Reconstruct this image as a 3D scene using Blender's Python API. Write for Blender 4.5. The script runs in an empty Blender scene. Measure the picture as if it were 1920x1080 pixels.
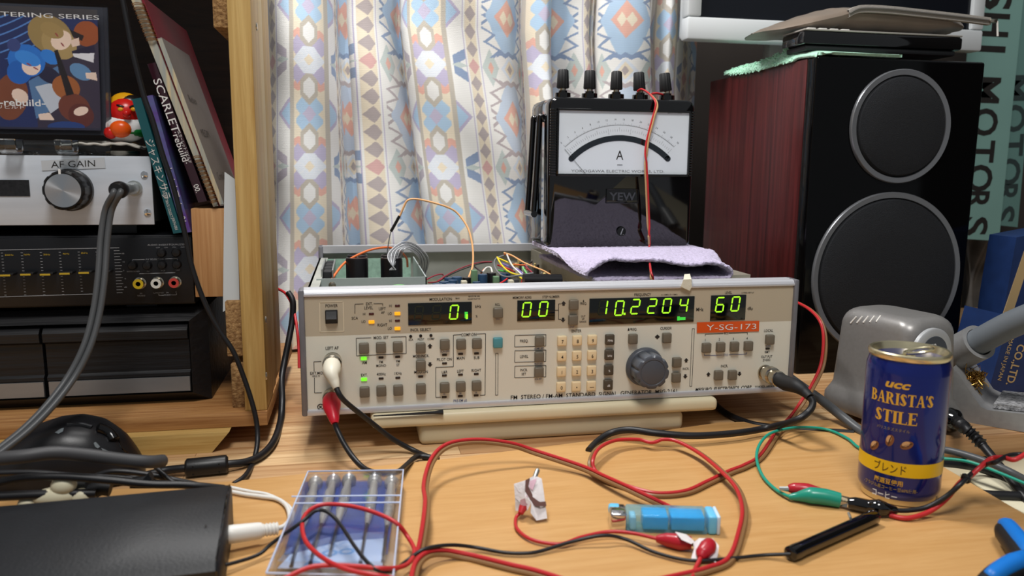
# A hobby electronics bench: signal generator on a tray, current meter, loudspeaker,
# wooden shelf with audio gear, patterned curtain, coffee can and test leads.
import bpy, bmesh, math, random
import numpy as np
from mathutils import Matrix, Vector
from mathutils.bvhtree import BVHTree
random.seed(7); rng = np.random.default_rng(5)
SC = bpy.context.scene
COL = SC.collection
R = math.radians

# ------------------------------------------------------------------ camera
F_PX, PITCH, ROLL, CAM_Z, CAM_YAW = 1470.3, 0.1538, 0.0084, 0.229, R(11.2)
cam_data = bpy.data.cameras.new('camera')
cam_data.sensor_width = 36.0
cam_data.lens = F_PX / 1920 * 36.0
cam_data.clip_start = 0.02
cam_data.dof.use_dof = True
cam_data.dof.focus_distance = 0.72
cam_data.dof.aperture_fstop = 9.0
cam = bpy.data.objects.new('camera', cam_data)
COL.objects.link(cam)
cam.matrix_world = (Matrix.Translation((0, 0, CAM_Z)) @ Matrix.Rotation(-CAM_YAW, 4, 'Z')
                    @ Matrix.Rotation(math.pi/2 - PITCH, 4, 'X') @ Matrix.Rotation(ROLL, 4, 'Z'))
SC.camera = cam
SC.view_settings.view_transform = 'Standard'
SC.view_settings.look = 'None'
SC.view_settings.gamma = 1.0
SC.view_settings.exposure = 0.0

# ------------------------------------------------------------------ light
world = bpy.data.worlds.new('world'); SC.world = world
world.use_nodes = True
wb = world.node_tree.nodes['Background']
wb.inputs['Color'].default_value = (0.92, 0.96, 1.0, 1)
wb.inputs['Strength'].default_value = 0.24

def area(name, loc, target, size, power, color):
    l = bpy.data.lights.new(name, 'AREA'); l.shape = 'DISK'; l.size = size
    l.energy = power; l.color = color
    o = bpy.data.objects.new(name, l); COL.objects.link(o)
    d = Vector(target) - Vector(loc)
    o.matrix_world = Matrix.Translation(loc) @ d.to_track_quat('-Z', 'Y').to_matrix().to_4x4()
    return o
area('bench_lamp_light', (-0.03, 0.80, 1.00), (0.14, 0.72, 0.0), 0.20, 8.2, (1.0, 0.985, 0.965))
area('ceiling_lamp_light', (-0.02, -0.18, 1.58), (0.12, 0.75, 0.1), 0.50, 17.0, (1.0, 0.98, 0.955))

# ------------------------------------------------------------------ photograph ray -> place on a real plane
def ray(x, y):
    a, b = (x-960)/F_PX, (y-540)/F_PX
    cr, sr = math.cos(ROLL), math.sin(ROLL)
    u = a*cr + b*sr; w = -a*sr + b*cr
    cp, sp = math.cos(PITCH), math.sin(PITCH)
    X, Y, Z = u, cp - w*sp, -sp - w*cp
    c, s = math.cos(CAM_YAW), math.sin(CAM_YAW)
    return Vector((c*X + s*Y, -s*X + c*Y, Z))
C0 = Vector((0, 0, CAM_Z))
def onz(x, y, z=0.0):
    d = ray(x, y); return C0 + d*((z - CAM_Z)/d.z)
def ony(x, y, Y):
    d = ray(x, y); return C0 + d*(Y/d.y)
def onx(x, y, X):
    d = ray(x, y); return C0 + d*(X/d.x)

# ------------------------------------------------------------------ materials
def lin(c):
    return tuple(((v/255)/12.92 if v/255 <= .04045 else ((v/255+.055)/1.055)**2.4) for v in c) + (1.0,)
def mat(name, col, rough=.5, metal=0.0, var=0.0, vscale=40, bump=0.0, bscale=200, coat=0.0, emit=None, es=0.0,
        trans=0.0, ior=1.45, spec=.5, alpha=1.0, col2=None, stretch=(1, 1, 1), sheen=0.0):
    m = bpy.data.materials.new(name); m.use_nodes = True
    nt = m.node_tree; p = nt.nodes['Principled BSDF']
    I = p.inputs
    I['Base Color'].default_value = lin(col)
    I['Roughness'].default_value = rough; I['Metallic'].default_value = metal
    I['Coat Weight'].default_value = coat; I['Coat Roughness'].default_value = .05
    I['Transmission Weight'].default_value = trans; I['IOR'].default_value = ior
    I['Specular IOR Level'].default_value = spec; I['Alpha'].default_value = alpha
    I['Sheen Weight'].default_value = sheen
    if emit: I['Emission Color'].default_value = lin(emit); I['Emission Strength'].default_value = es
    if var or bump or col2:
        tc = nt.nodes.new('ShaderNodeTexCoord'); mp = nt.nodes.new('ShaderNodeMapping')
        mp.inputs['Scale'].default_value = stretch
        nt.links.new(tc.outputs['Object'], mp.inputs['Vector'])
    if var or col2:
        n = nt.nodes.new('ShaderNodeTexNoise'); n.inputs['Scale'].default_value = vscale; n.inputs['Detail'].default_value = 5
        nt.links.new(mp.outputs['Vector'], n.inputs['Vector'])
        rp = nt.nodes.new('ShaderNodeValToRGB')
        if col2: a, b = lin(col), lin(col2)
        else:
            a = tuple(max(0, v*(1-var)) for v in lin(col)[:3]) + (1,); b = tuple(min(1, v*(1+var)) for v in lin(col)[:3]) + (1,)
        rp.color_ramp.elements[0].position = .34; rp.color_ramp.elements[0].color = a
        rp.color_ramp.elements[1].position = .66; rp.color_ramp.elements[1].color = b
        nt.links.new(n.outputs['Fac'], rp.inputs['Fac']); nt.links.new(rp.outputs['Color'], I['Base Color'])
    if bump:
        n2 = nt.nodes.new('ShaderNodeTexNoise'); n2.inputs['Scale'].default_value = bscale; n2.inputs['Detail'].default_value = 3
        nt.links.new(mp.outputs['Vector'], n2.inputs['Vector'])
        bp = nt.nodes.new('ShaderNodeBump'); bp.inputs['Strength'].default_value = bump; bp.inputs['Distance'].default_value = .002
        nt.links.new(n2.outputs['Fac'], bp.inputs['Height']); nt.links.new(bp.outputs['Normal'], I['Normal'])
    return m
def wood(name, ca, cb, scale=60, stretch=(.06, 1, 1), rough=.45, bump=.05, dist=1.5, cc=None):
    """wood grain: noise drawn out along one axis, two tones and an optional dark vein"""
    m = bpy.data.materials.new(name); m.use_nodes = True
    nt = m.node_tree; p = nt.nodes['Principled BSDF']
    tc = nt.nodes.new('ShaderNodeTexCoord'); mp = nt.nodes.new('ShaderNodeMapping'); mp.inputs['Scale'].default_value = stretch
    nt.links.new(tc.outputs['Object'], mp.inputs['Vector'])
    n = nt.nodes.new('ShaderNodeTexNoise'); n.inputs['Scale'].default_value = scale; n.inputs['Detail'].default_value = 6
    n.inputs['Roughness'].default_value = .65; n.inputs['Distortion'].default_value = dist
    nt.links.new(mp.outputs['Vector'], n.inputs['Vector'])
    rp = nt.nodes.new('ShaderNodeValToRGB')
    rp.color_ramp.elements[0].position = .32; rp.color_ramp.elements[0].color = lin(ca)
    rp.color_ramp.elements[1].position = .68; rp.color_ramp.elements[1].color = lin(cb)
    if cc:
        e = rp.color_ramp.elements.new(.24); e.color = lin(cc)
    nt.links.new(n.outputs['Fac'], rp.inputs['Fac']); nt.links.new(rp.outputs['Color'], p.inputs['Base Color'])
    p.inputs['Roughness'].default_value = rough
    bp = nt.nodes.new('ShaderNodeBump'); bp.inputs['Strength'].default_value = bump; bp.inputs['Distance'].default_value = .001
    nt.links.new(n.outputs['Fac'], bp.inputs['Height']); nt.links.new(bp.outputs['Normal'], p.inputs['Normal'])
    return m
def vcol_mat(name, rough=.7, weave=None, coat=0.0, sheen=0.0):
    """surface pattern stored per vertex (woven cloth, printed card)"""
    m = bpy.data.materials.new(name); m.use_nodes = True
    nt = m.node_tree; p = nt.nodes['Principled BSDF']
    a = nt.nodes.new('ShaderNodeAttribute'); a.attribute_name = 'Pattern'
    nt.links.new(a.outputs['Color'], p.inputs['Base Color'])
    p.inputs['Roughness'].default_value = rough; p.inputs['Coat Weight'].default_value = coat; p.inputs['Sheen Weight'].default_value = sheen
    if weave:
        uv = nt.nodes.new('ShaderNodeUVMap'); w = nt.nodes.new('ShaderNodeTexWave'); w.bands_direction = 'Y'
        w.inputs['Scale'].default_value = weave; w.inputs['Distortion'].default_value = .6; w.inputs['Detail'].default_value = 1
        nt.links.new(uv.outputs['UV'], w.inputs['Vector'])
        bp = nt.nodes.new('ShaderNodeBump'); bp.inputs['Strength'].default_value = .5; bp.inputs['Distance'].default_value = .0006
        nt.links.new(w.outputs['Fac'], bp.inputs['Height']); nt.links.new(bp.outputs['Normal'], p.inputs['Normal'])
    return m

# ------------------------------------------------------------------ mesh building
WM = {}                                   # world matrix of every object made
class B:
    """collects shapes in world coordinates; obj() links them as ONE mesh object"""
    def __init__(self):
        self.v = []; self.f = []; self.mi = []; self.sm = []; self.ms = []; self.T = Matrix.Identity(4)
    def slot(self, m):
        if m not in self.ms: self.ms.append(m)
        return self.ms.index(m)
    def add(self, vs, fs, m, smooth=False):
        o = len(self.v); T = self.T
        self.v += [T @ Vector(v) for v in vs]
        i = self.slot(m)
        for f in fs:
            self.f.append([o + k for k in f]); self.mi.append(i); self.sm.append(smooth)
        return self
    def box(self, c, s, m, bev=0.0, rot=None, seg=2):
        bm = bmesh.new(); bmesh.ops.create_cube(bm, size=1.0)
        for v in bm.verts: v.co = Vector((v.co.x*s[0], v.co.y*s[1], v.co.z*s[2]))
        if bev: bmesh.ops.bevel(bm, geom=bm.edges[:], offset=min(bev, min(s)*.49), segments=seg, affect='EDGES', profile=.5)
        M = Matrix.Translation(c) @ (rot.to_4x4() if rot else Matrix.Identity(4))
        bm.verts.index_update()
        self.add([M @ v.co for v in bm.verts], [[v.index for v in f.verts] for f in bm.faces], m, bool(bev)); bm.free()
        return self
    def bx(self, x0, x1, y0, y1, z0, z1, m, bev=0.0, seg=2):
        return self.box(((x0+x1)/2, (y0+y1)/2, (z0+z1)/2), (abs(x1-x0), abs(y1-y0), abs(z1-z0)), m, bev, None, seg)
    def tube(self, pts, r, m, n=8, caps=True, smooth=True):
        pts = [Vector(p) for p in pts]
        rs = r if isinstance(r, (list, tuple)) else [r]*len(pts)
        vs = []; fs = []; prev = None
        for i, p in enumerate(pts):
            t = (pts[min(i+1, len(pts)-1)] - pts[max(i-1, 0)])
            t = t.normalized() if t.length > 1e-9 else Vector((0, 0, 1))
            if prev is None:
                a = Vector((0, 0, 1)) if abs(t.z) < .9 else Vector((1, 0, 0))
                nrm = (a - t*a.dot(t)).normalized()
            else:
                nrm = prev - t*prev.dot(t); nrm = nrm.normalized() if nrm.length > 1e-6 else t.orthogonal().normalized()
            prev = nrm; bi = t.cross(nrm)
            for k in range(n):
                an = 2*math.pi*k/n
                vs.append(p + (nrm*math.cos(an) + bi*math.sin(an))*rs[i])
        for i in range(len(pts)-1):
            for k in range(n):
                fs.append([i*n+k, i*n+(k+1) % n, (i+1)*n+(k+1) % n, (i+1)*n+k])
        if caps: fs += [list(range(n))[::-1], [(len(pts)-1)*n + k for k in range(n)]]
        return self.add(vs, fs, m, smooth)
    def lathe(self, prof, m, c=(0, 0, 0), ax=(0, 0, 1), n=32, smooth=True, wob=None):
        """prof: list of (radius, height) along axis ax from c; wob(angle, radius, height) may reshape the radius"""
        ax = Vector(ax).normalized()
        a = Vector((0, 0, 1)) if abs(ax.z) < .9 else Vector((1, 0, 0))
        e1 = (a - ax*a.dot(ax)).normalized(); e2 = ax.cross(e1); c = Vector(c)
        vs = []; fs = []
        for (r, h) in prof:
            for k in range(n):
                an = 2*math.pi*k/n; rr = wob(an, r, h) if wob else r
                vs.append(c + ax*h + (e1*math.cos(an) + e2*math.sin(an))*rr)
        for i in range(len(prof)-1):
            for k in range(n):
                fs.append([i*n+k, i*n+(k+1) % n, (i+1)*n+(k+1) % n, (i+1)*n+k])
        if prof[0][0] > 1e-6: fs.append(list(range(n))[::-1])
        if prof[-1][0] > 1e-6: fs.append([(len(prof)-1)*n+k for k in range(n)])
        return self.add(vs, fs, m, smooth)
    def prism(self, poly, d, m, smooth=False):
        """poly: 3-d outline; d: extrusion vector"""
        n = len(poly); poly = [Vector(p) for p in poly]; d = Vector(d)
        return self.add(poly + [p + d for p in poly],
                        [list(range(n))[::-1], list(range(n, 2*n))] + [[i, (i+1) % n, n+(i+1) % n, n+i] for i in range(n)], m, smooth)
    def ell(self, c, s, m, rot=None, nu=20, nv=12):
        vs = []; fs = []; M = rot.to_3x3() if rot else Matrix.Identity(3)
        for i in range(nv+1):
            ph = math.pi*i/nv
            for k in range(nu):
                th = 2*math.pi*k/nu
                vs.append(Vector(c) + M @ Vector((s[0]*math.sin(ph)*math.cos(th), s[1]*math.sin(ph)*math.sin(th), s[2]*math.cos(ph))))
        for i in range(nv):
            for k in range(nu): fs.append([i*nu+k, (i+1)*nu+k, (i+1)*nu+(k+1) % nu, i*nu+(k+1) % nu])
        return self.add(vs, fs, m, True)
    def text(self, s, p, h, m, ux=(1, 0, 0), uz=(0, 0, 1), align='C', xs=1.0, w=None, bold=0.0, slant=0.0):
        """lettering: s at point p, cap height h, squeezed to width w when given"""
        vs, fs = glyphs(s, bold)
        if not vs: return self
        x0 = min(v[0] for v in vs); x1 = max(v[0] for v in vs)
        k = h; sx = k*xs if w is None else w/max(1e-6, (x1-x0))
        off = {'C': (x0+x1)/2, 'L': x0, 'R': x1}[align]
        ux, uz, p = Vector(ux), Vector(uz), Vector(p)
        return self.add([p + ux*((v[0]-off)*sx + slant*v[1]*k) + uz*((v[1]-.5)*k) for v in vs], fs, m)
    def obj(self, name, parent=None):
        me = bpy.data.meshes.new(name)
        Mp = WM[parent.name] if parent else None
        if parent:
            Mi = Mp.inverted(); vs = [Mi @ v for v in self.v]; M = Mp
        else:
            lo = Vector([min(v[i] for v in self.v) for i in range(3)]); hi = Vector([max(v[i] for v in self.v) for i in range(3)])
            base = Vector(((lo.x+hi.x)/2, (lo.y+hi.y)/2, lo.z)); M = Matrix.Translation(base)
            vs = [v - base for v in self.v]
        me.from_pydata([tuple(v) for v in vs], [], self.f)
        for m in self.ms: me.materials.append(m)
        me.polygons.foreach_set('material_index', self.mi); me.polygons.foreach_set('use_smooth', self.sm)
        me.update(); me.set_sharp_from_angle(angle=R(42))
        o = bpy.data.objects.new(name, me); COL.objects.link(o)
        if parent: o.parent = parent
        else: o.matrix_world = M
        WM[o.name] = M
        return o
_G = {}
def glyphs(s, bold=0.0):
    key = (s, bold)
    if key not in _G:
        c = bpy.data.curves.new('lettering_curve', 'FONT'); c.body = s; c.size = 1/.72; c.resolution_u = 3; c.offset = bold
        o = bpy.data.objects.new('lettering_curve', c); COL.objects.link(o)
        me = o.to_mesh()
        _G[key] = ([tuple(v.co) for v in me.vertices], [list(p.vertices) for p in me.polygons])
        o.to_mesh_clear(); bpy.data.objects.remove(o); bpy.data.curves.remove(c)
    return _G[key]
def tag(o, label, cat, group=None):
    o['label'] = label; o['category'] = cat
    if group: o['group'] = group
    return o
def root(name, loc, label, cat, group=None):
    o = bpy.data.objects.new(name, None); COL.objects.link(o)
    o.location = loc; o.empty_display_size = .01
    WM[o.name] = Matrix.Translation(loc)
    return tag(o, label, cat, group)
def struct(o):
    o['kind'] = 'structure'; return o
def spline(pts, n=8):
    """Catmull-Rom through pts"""
    P = [Vector(p) for p in pts]; out = []
    for i in range(len(P)-1):
        a, b, c, d = P[max(i-1, 0)], P[i], P[i+1], P[min(i+2, len(P)-1)]
        for k in range(n):
            t = k/n
            out.append(.5*((2*b) + (c-a)*t + (2*a-5*b+4*c-d)*t*t + (3*b-a-3*c+d)*t**3))
    out.append(P[-1]); return out
def grid_obj(name, nu, nv, pos, colour, m, parent=None, uvscale=(1, 1)):
    """sheet of nu x nv vertices; pos(U,V)->XYZ arrays, colour(U,V)->rgb arrays in 0..255"""
    U, V = np.meshgrid(np.linspace(0, 1, nu), np.linspace(0, 1, nv))
    X, Y, Z = pos(U, V); P = np.stack([X, Y, Z], -1).reshape(-1, 3)
    if parent: M = WM[parent.name]; base = np.array(M.translation)
    else: base = np.array([P[:, 0].mean(), P[:, 1].mean(), P[:, 2].min()]); M = Matrix.Translation(base)
    P = P - base
    idx = np.arange(nu*nv).reshape(nv, nu)
    q = np.stack([idx[:-1, :-1], idx[:-1, 1:], idx[1:, 1:], idx[1:, :-1]], -1).reshape(-1, 4)
    me = bpy.data.meshes.new(name)
    me.vertices.add(len(P)); me.vertices.foreach_set('co', P.astype(np.float32).ravel())
    me.loops.add(q.size); me.loops.foreach_set('vertex_index', q.ravel().astype(np.int32))
    me.polygons.add(len(q)); me.polygons.foreach_set('loop_start', np.arange(0, q.size, 4, dtype=np.int32))
    me.update(calc_edges=True)
    me.polygons.foreach_set('use_smooth', np.ones(len(q), bool))
    if colour is not None:
        c = np.stack(np.broadcast_arrays(*colour(U, V)), -1).reshape(-1, 3)/255.0
        c = np.where(c <= .04045, c/12.92, ((c+.055)/1.055)**2.4)
        a = me.color_attributes.new('Pattern', 'FLOAT_COLOR', 'POINT')
        a.data.foreach_set('color', np.concatenate([c, np.ones((len(c), 1))], 1).astype(np.float32).ravel())
    uv = me.uv_layers.new(name='UVMap')
    uvs = np.stack([U*uvscale[0], V*uvscale[1]], -1).reshape(-1, 2)[q.ravel()]
    uv.data.foreach_set('uv', uvs.astype(np.float32).ravel())
    me.materials.append(m); me.validate()
    o = bpy.data.objects.new(name, me); COL.objects.link(o)
    if parent: o.parent = parent
    else: o.matrix_world = M
    WM[o.name] = M
    return o

def surf(o, px, py, lift=.0006):
    """the point of object o that the photograph shows at (px, py), lifted off its surface"""
    M = WM[o.name]; t = BVHTree.FromPolygons([M @ v.co for v in o.data.vertices], [list(p.vertices) for p in o.data.polygons])
    h = t.ray_cast(C0, ray(px, py).normalized())
    if h[0] is None: return None
    n = h[1] if h[1].dot(ray(px, py)) < 0 else -h[1]
    return h[0] + n*lift
# palette
BLACKP = mat('black_plastic', (20, 20, 22), .38, bump=.04, bscale=900)
BLACKM = mat('matte_black', (22, 23, 25), .6, bump=.08, bscale=1200)
GLOSSB = mat('gloss_black', (6, 6, 8), .07, coat=.6); BAFFLE = mat('baffle_black', (5, 5, 6), .10, spec=.22)
RUBBER = mat('black_cable', (24, 24, 27), .42)
GREYC = mat('grey_cable', (78, 80, 82), .4)
ALU = mat('brushed_aluminium', (206, 213, 222), .38, .15, var=.08, vscale=90, stretch=(.1, 1, 1))
STEEL = mat('zinc_steel', (178, 182, 180), .38, .85, var=.12, vscale=30)
CHROME = mat('chrome', (220, 220, 222), .12, 1.0)
NICKEL = mat('nickel', (186, 178, 162), .22, 1.0)
REDW = mat('red_wire', (186, 40, 44), .38)
BROWNW = mat('brown_wire', (132, 98, 62), .4)
WHITEP = mat('white_plastic', (226, 224, 218), .4)
INK = mat('black_ink', (38, 35, 33), .6)
BLUEINK = mat('blue_ink', (96, 108, 150), .6)
WHITEINK = mat('white_ink', (232, 232, 230), .5)

# ================================================================== SETTING
wallm = mat('wall_paint', (60, 54, 50), .85, var=.05, vscale=6)
struct(B().bx(-1.6, 1.6, 1.30, 1.36, -.75, 1.0, wallm).obj('wall_back'))
struct(B().bx(1.55, 1.60, -.2, 1.30, -.75, 1.0, mat('wall_dark', (58, 54, 50), .85, var=.05, vscale=6)).obj('wall_right'))
struct(B().bx(-1.6, 1.6, -.2, 1.36, -.80, -.75, mat('floor_wood', (110, 80, 52), .5, var=.1, vscale=8)).obj('floor'))

# ---- pine desk top: glued staves running along x
def stave_wood():
    m = bpy.data.materials.new('laminated_pine'); m.use_nodes = True
    nt = m.node_tree; p = nt.nodes['Principled BSDF']; L = nt.links.new
    tc = nt.nodes.new('ShaderNodeTexCoord')
    br = nt.nodes.new('ShaderNodeTexBrick'); br.inputs['Scale'].default_value = 1.0
    br.inputs['Brick Width'].default_value = .33; br.inputs['Row Height'].default_value = .031
    br.inputs['Mortar Size'].default_value = .0003; br.inputs['Bias'].default_value = 0.0; br.offset = .37
    br.inputs['Color1'].default_value = lin((226, 192, 146)); br.inputs['Color2'].default_value = lin((184, 140, 96)); br.inputs['Mortar'].default_value = lin((150, 108, 70))
    L(tc.outputs['Object'], br.inputs['Vector'])
    mp = nt.nodes.new('ShaderNodeMapping'); mp.inputs['Scale'].default_value = (.035, 1, 1); L(tc.outputs['Object'], mp.inputs['Vector'])
    n = nt.nodes.new('ShaderNodeTexNoise'); n.inputs['Scale'].default_value = 190; n.inputs['Detail'].default_value = 5; n.inputs['Distortion'].default_value = .6
    L(mp.outputs['Vector'], n.inputs['Vector'])
    rp = nt.nodes.new('ShaderNodeValToRGB'); rp.color_ramp.elements[0].position = .3; rp.color_ramp.elements[0].color = lin((196, 170, 140))
    rp.color_ramp.elements[1].position = .65; rp.color_ramp.elements[1].color = (1, 1, 1, 1); L(n.outputs['Fac'], rp.inputs['Fac'])
    mx = nt.nodes.new('ShaderNodeMix'); mx.data_type = 'RGBA'; mx.blend_type = 'MULTIPLY'; mx.inputs[0].default_value = .9
    L(br.outputs['Color'], mx.inputs[6]); L(rp.outputs['Color'], mx.inputs[7]); L(mx.outputs[2], p.inputs['Base Color'])
    p.inputs['Roughness'].default_value = .42
    return m
PINE = stave_wood()
desk = B().bx(-.75, 1.15, 0.5634, 1.13, -.019, 0, PINE, .0012)
for (x, y) in ((-.68, .62), (1.08, .62), (-.68, 1.02), (1.08, 1.02)): desk.bx(x-.025, x+.025, y-.025, y+.025, -.75, -.019, PINE)
tag(desk.obj('desk'), 'laminated pine desk top under the signal generator and shelf', 'desk')
LOWM = mat('ivory_laminate', (206, 196, 168), .5, var=.04, vscale=12)
low = B().bx(-.75, .95, .12, .5630, -.034, -.0195, LOWM, .001)
for (x, y) in ((-.7, .16), (.9, .16), (-.7, .52), (.9, .52)): low.bx(x-.02, x+.02, y-.02, y+.02, -.75, -.034, LOWM)
tag(low.obj('side_table'), 'low ivory table surface showing past the right edge of the beech board', 'table')

# ---- beech-look board lying over the desk's front edge
beech = wood('beech_sheet', (192, 144, 86), (206, 161, 105), 130, (.12, 1.6, 1), .38, .02, .4, (190, 132, 74))
outline = [(-.52, .5600), (-.0905, .5634), (.066, .5807), (.19, .601), (.3152, .6266), (.360, .6225), (.4366, .6133), (.4376, .5035), (.4299, .4154), (.425, .15), (-.52, .15)]
bb = B(); bb.prism([(x, y, .0004) for x, y in outline], (0, 0, .0036), beech)
board = bb.obj('beech_board'); tag(board, 'wide orange beech board in the foreground under the can and test leads', 'board')
BT = .004
bb = B()
for x in (-.45, .40): bb.bx(x-.012, x+.012, .16, .55, -.0194, .0003, beech)
bb.obj('batten', board)
# ruler-like pale edge of clear vinyl sheet on the pine
CLEAR = mat('clear_vinyl', (255, 255, 255), .12, trans=1.0, ior=1.05, alpha=.12)

# ================================================================== CURTAIN
CY = 1.034
def px_x(px, y=CY, row=230): return ony(px, row, y).x
# (photo column at the top, depth offset towards the room, drift of the fold at the bottom)
# and the pattern's own coordinate there, so that each motif falls on its fold
FOLD = [(496, .045, -22, -.085), (508, .02, -20, -.068), (530, -.012, -12, -.046), (560, -.022, -12, -.021), (600, -.014, -8, .011), (628, .018, 4, .036), (640, .045, 14, .125), (664, .055, 18, .100), (660, .028, 16, .050), (655, -.004, 16, .046),
        (664, -.024, 16, .0470), (695, -.028, 22, .0600), (722, -.014, 34, .0830), (738, .012, 40, .0980), (750, .036, 44, .110), (759, .040, 44, .135), (754, .018, 44, .165), (760, -.006, 46, .196), (785, -.018, 48, .2220), (830, -.024, 50, .2540),
        (880, -.014, 52, .2900), (925, -.004, 48, .3250), (955, .008, 40, .3480), (974, .028, 30, .3620), (990, .038, 26, .400), (980, .010, 26, .434), (985, -.018, 26, .440), (1008, -.030, 24, .4600), (1022, -.016, 22, .476), (1016, .010, 20, .520),
        (1026, .016, 20, .566), (1062, -.002, 22, .598), (1095, -.006, 20, .6285), (1108, .012, 18, .650), (1118, .018, 18, .740), (1116, -.006, 17, .765), (1154, -.022, 15, .8015), (1200, -.014, 14, .830), (1224, .020, 14, .850), (1238, .036, 12, .875), (1232, .008, 12, .900), (1242, -.010, 10, .916),
        (1268, .006, 8, .944), (1292, .026, 6, .966), (1318, .044, 2, .990), (1336, .060, 0, 1.02), (1340, .072, 0, 1.03)]
fp = spline([(px_x(a), CY + b*1.35, 0) for a, b, c, e in FOLD], 24)
fdr = spline([(px_x(a + c) - px_x(a), 0, 0) for a, b, c, e in FOLD], 24)
FX = np.array([p.x for p in fp]); FY = np.array([p.y for p in fp]); FD = np.array([p.x for p in fdr])
seg = np.hypot(np.diff(FX), np.diff(FY)); SL = np.concatenate([[0], np.cumsum(seg)]); CLEN = SL[-1]; PA = np.interp(np.arange(len(FX))/24, np.arange(len(FOLD)), [f_[3] for f_ in FOLD])
ZT, ZB = .62, .004
def curtain_pos(U, V):
    s = U*CLEN; x = np.interp(s, SL, FX); y = np.interp(s, SL, FY); d = np.interp(s, SL, FD)
    z = ZB + (ZT - ZB)*V
    t = np.clip((.40 - z)/.27, 0, 1.6)
    x = x + d*t
    left = np.clip((px_x(620) - x)/.10, 0, 1)                   # the left edge swells towards the room low down
    y = y - left*np.clip((.20 - z)/.2, 0, 1)**1.3*.055 + .0035*np.sin(z*38 + s*30)
    y = np.minimum(y, 1.105)
    return x, y, z
def curtain_col(U, V):
    s = U*CLEN; z = ZB + (ZT - ZB)*V
    PW, PH = .229, .127
    a = np.interp(s, SL, PA); a = np.mod(a + PW*.36, PW) - PW*.36   # -.082 .. .147, medallion at 0
    zz = z - .2905
    b = np.mod(zz + PH/2, PH) - PH/2                            # flower centre at 0
    row = np.floor((zz + PH/2)/PH)
    alt = np.mod(row, 2)
    rgb = np.stack([np.full_like(z, v) for v in (240, 239, 235)], -1)
    def put(mask, c): rgb[mask] = c
    def dia(x, y, w, h): return np.abs(x)/w + np.abs(y)/h < 1
    CREAM, BEIGE, BLUE, LIL, PUR, COR, MAU, GRN, NAVY, WOV = (232, 217, 188), (178, 169, 154), (158, 196, 230), (184, 176, 208), (176, 166, 202), (226, 160, 140), (160, 146, 146), (186, 200, 196), (112, 138, 180), (216, 226, 240)
    # medallion column
    inc = np.abs(a) < .0205
    put(inc, CREAM)
    put((np.abs(a) > .0205) & (np.abs(a) < .0262), BEIGE)
    for sx in (-1, 1):
        for sy in (-1, 1): put(inc & (np.abs(a - sx*.0085)/.0115 + np.abs(b - sy*.0085)/.0125 < 1.0) & (np.abs(a) < .018), BLUE)
    put(dia(a, b, .009, .0105), LIL)
    cb = np.abs(b)
    put(inc & (np.abs(np.abs(a) - .0135) < .007) & (np.abs(cb - .034) < .0075 - .6*np.abs(np.abs(a) - .0145)), COR)
    put(inc & dia(np.abs(a) - .0155, cb - .0475, .0115, .0125), PUR)
    hexr = np.maximum(np.abs(a)/.0115, (np.abs(a)*.62 + np.abs(cb - .031)*.62)/.0128)
    put(hexr < 1, BEIGE); put(hexr < .62, (230, 230, 228))
    wv = inc & (dia(a, cb - .0635, .0215, .0235)) & (np.abs(cb - .0635) < .016)
    put(wv, WOV); put(wv & (np.mod(a*900 + cb*900, 2) < .8), (232, 236, 242))
    put(dia(a, cb - .0635, .0065, .0070), CREAM)
    # half diamonds hanging on the bars
    h = (np.abs(a) >= .0262) & (np.abs(a) < .046)
    put(h & (np.abs(b) < .0205 - (np.abs(a) - .0262)*1.03), PUR)
    put(h & (np.abs(b) < .0150 - (np.abs(a) - .0262)*1.03), BLUE)
    # diamond chain columns
    for cx in (.0585, -.0585):
        e = a - cx
        put(np.abs(e) < .0078, CREAM)
        ch = np.mod(zz + .0106, .02117) - .0106; kk = np.mod(np.round((zz)/.02117), 6)
        put(dia(e, ch, .0078, .0100), MAU); put(dia(e, ch, .0078, .0100) & (kk == 3), (206, 150, 146))
        put(np.abs(np.abs(e) - .0105) < .0006, PUR)
        # parallelogram butterflies between the half diamonds
        bb_ = np.abs(cb - .0635); g = (np.abs(e) > .0082) & (np.abs(e) < .0300) & (np.sign(e) == -np.sign(cx))
        ee = .030 - np.abs(e)
        put(g & (np.abs(bb_ - .004 - ee*.55) < .0062) & (ee < .019) & (ee > .002), np.array(NAVY) if cx > 0 else np.array((170, 160, 176)))
        put(g & (bb_ < .004 - np.abs(ee - .010)*.35), GRN)
    # big bursts between green diamonds
    a2 = np.where(a > -.001, a, a + PW) - PW/2                       # burst column at 0
    g = dia(np.abs(a2) - .0310, cb - .0635, .0135, .0235); put(g, GRN); put(dia(np.abs(a2) - .0310, cb - .0635, .0045, .0082), COR)
    out = np.abs(a2); on = out < .0400
    # zigzag star outline: the half width steps in and out with height
    bz = np.abs(b)
    tri = np.abs(np.mod(bz + .0060, .0190) - .0095)/.0095
    hw = .0400 - bz*.42 + (tri - .5)*.0190
    top = bz < .0520 - .25*np.abs(np.mod(out, .013) - .0065)
    ring = on & top & (np.abs(out - hw) < .0034)
    cap = on & (out < .020) & (np.abs(bz - .0470 + .5*np.abs(np.mod(out, .0134) - .0067)) < .0030)
    sc = np.where(alt[..., None] > .5, np.array((160, 194, 228)), np.array((184, 202, 226)))
    rc = np.where(alt[..., None] > .5, np.array(NAVY), np.array((170, 156, 160)))
    inner = on & (out < hw - .0030) & (bz < .0450) & (dia(a2, b, .0330, .0640))
    rgb[inner] = sc[inner]; rgb[ring | cap] = rc[ring | cap]
    side = on & (out > .024) & (out < .034) & (bz < .0085 - np.abs(out - .029)*1.2); rgb[side] = sc[side]
    put(dia(a2, b, .0200, .0240), COR)
    put(dia(np.abs(a2) - .0062, bz - .0, .0062, .0095), CREAM)
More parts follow.
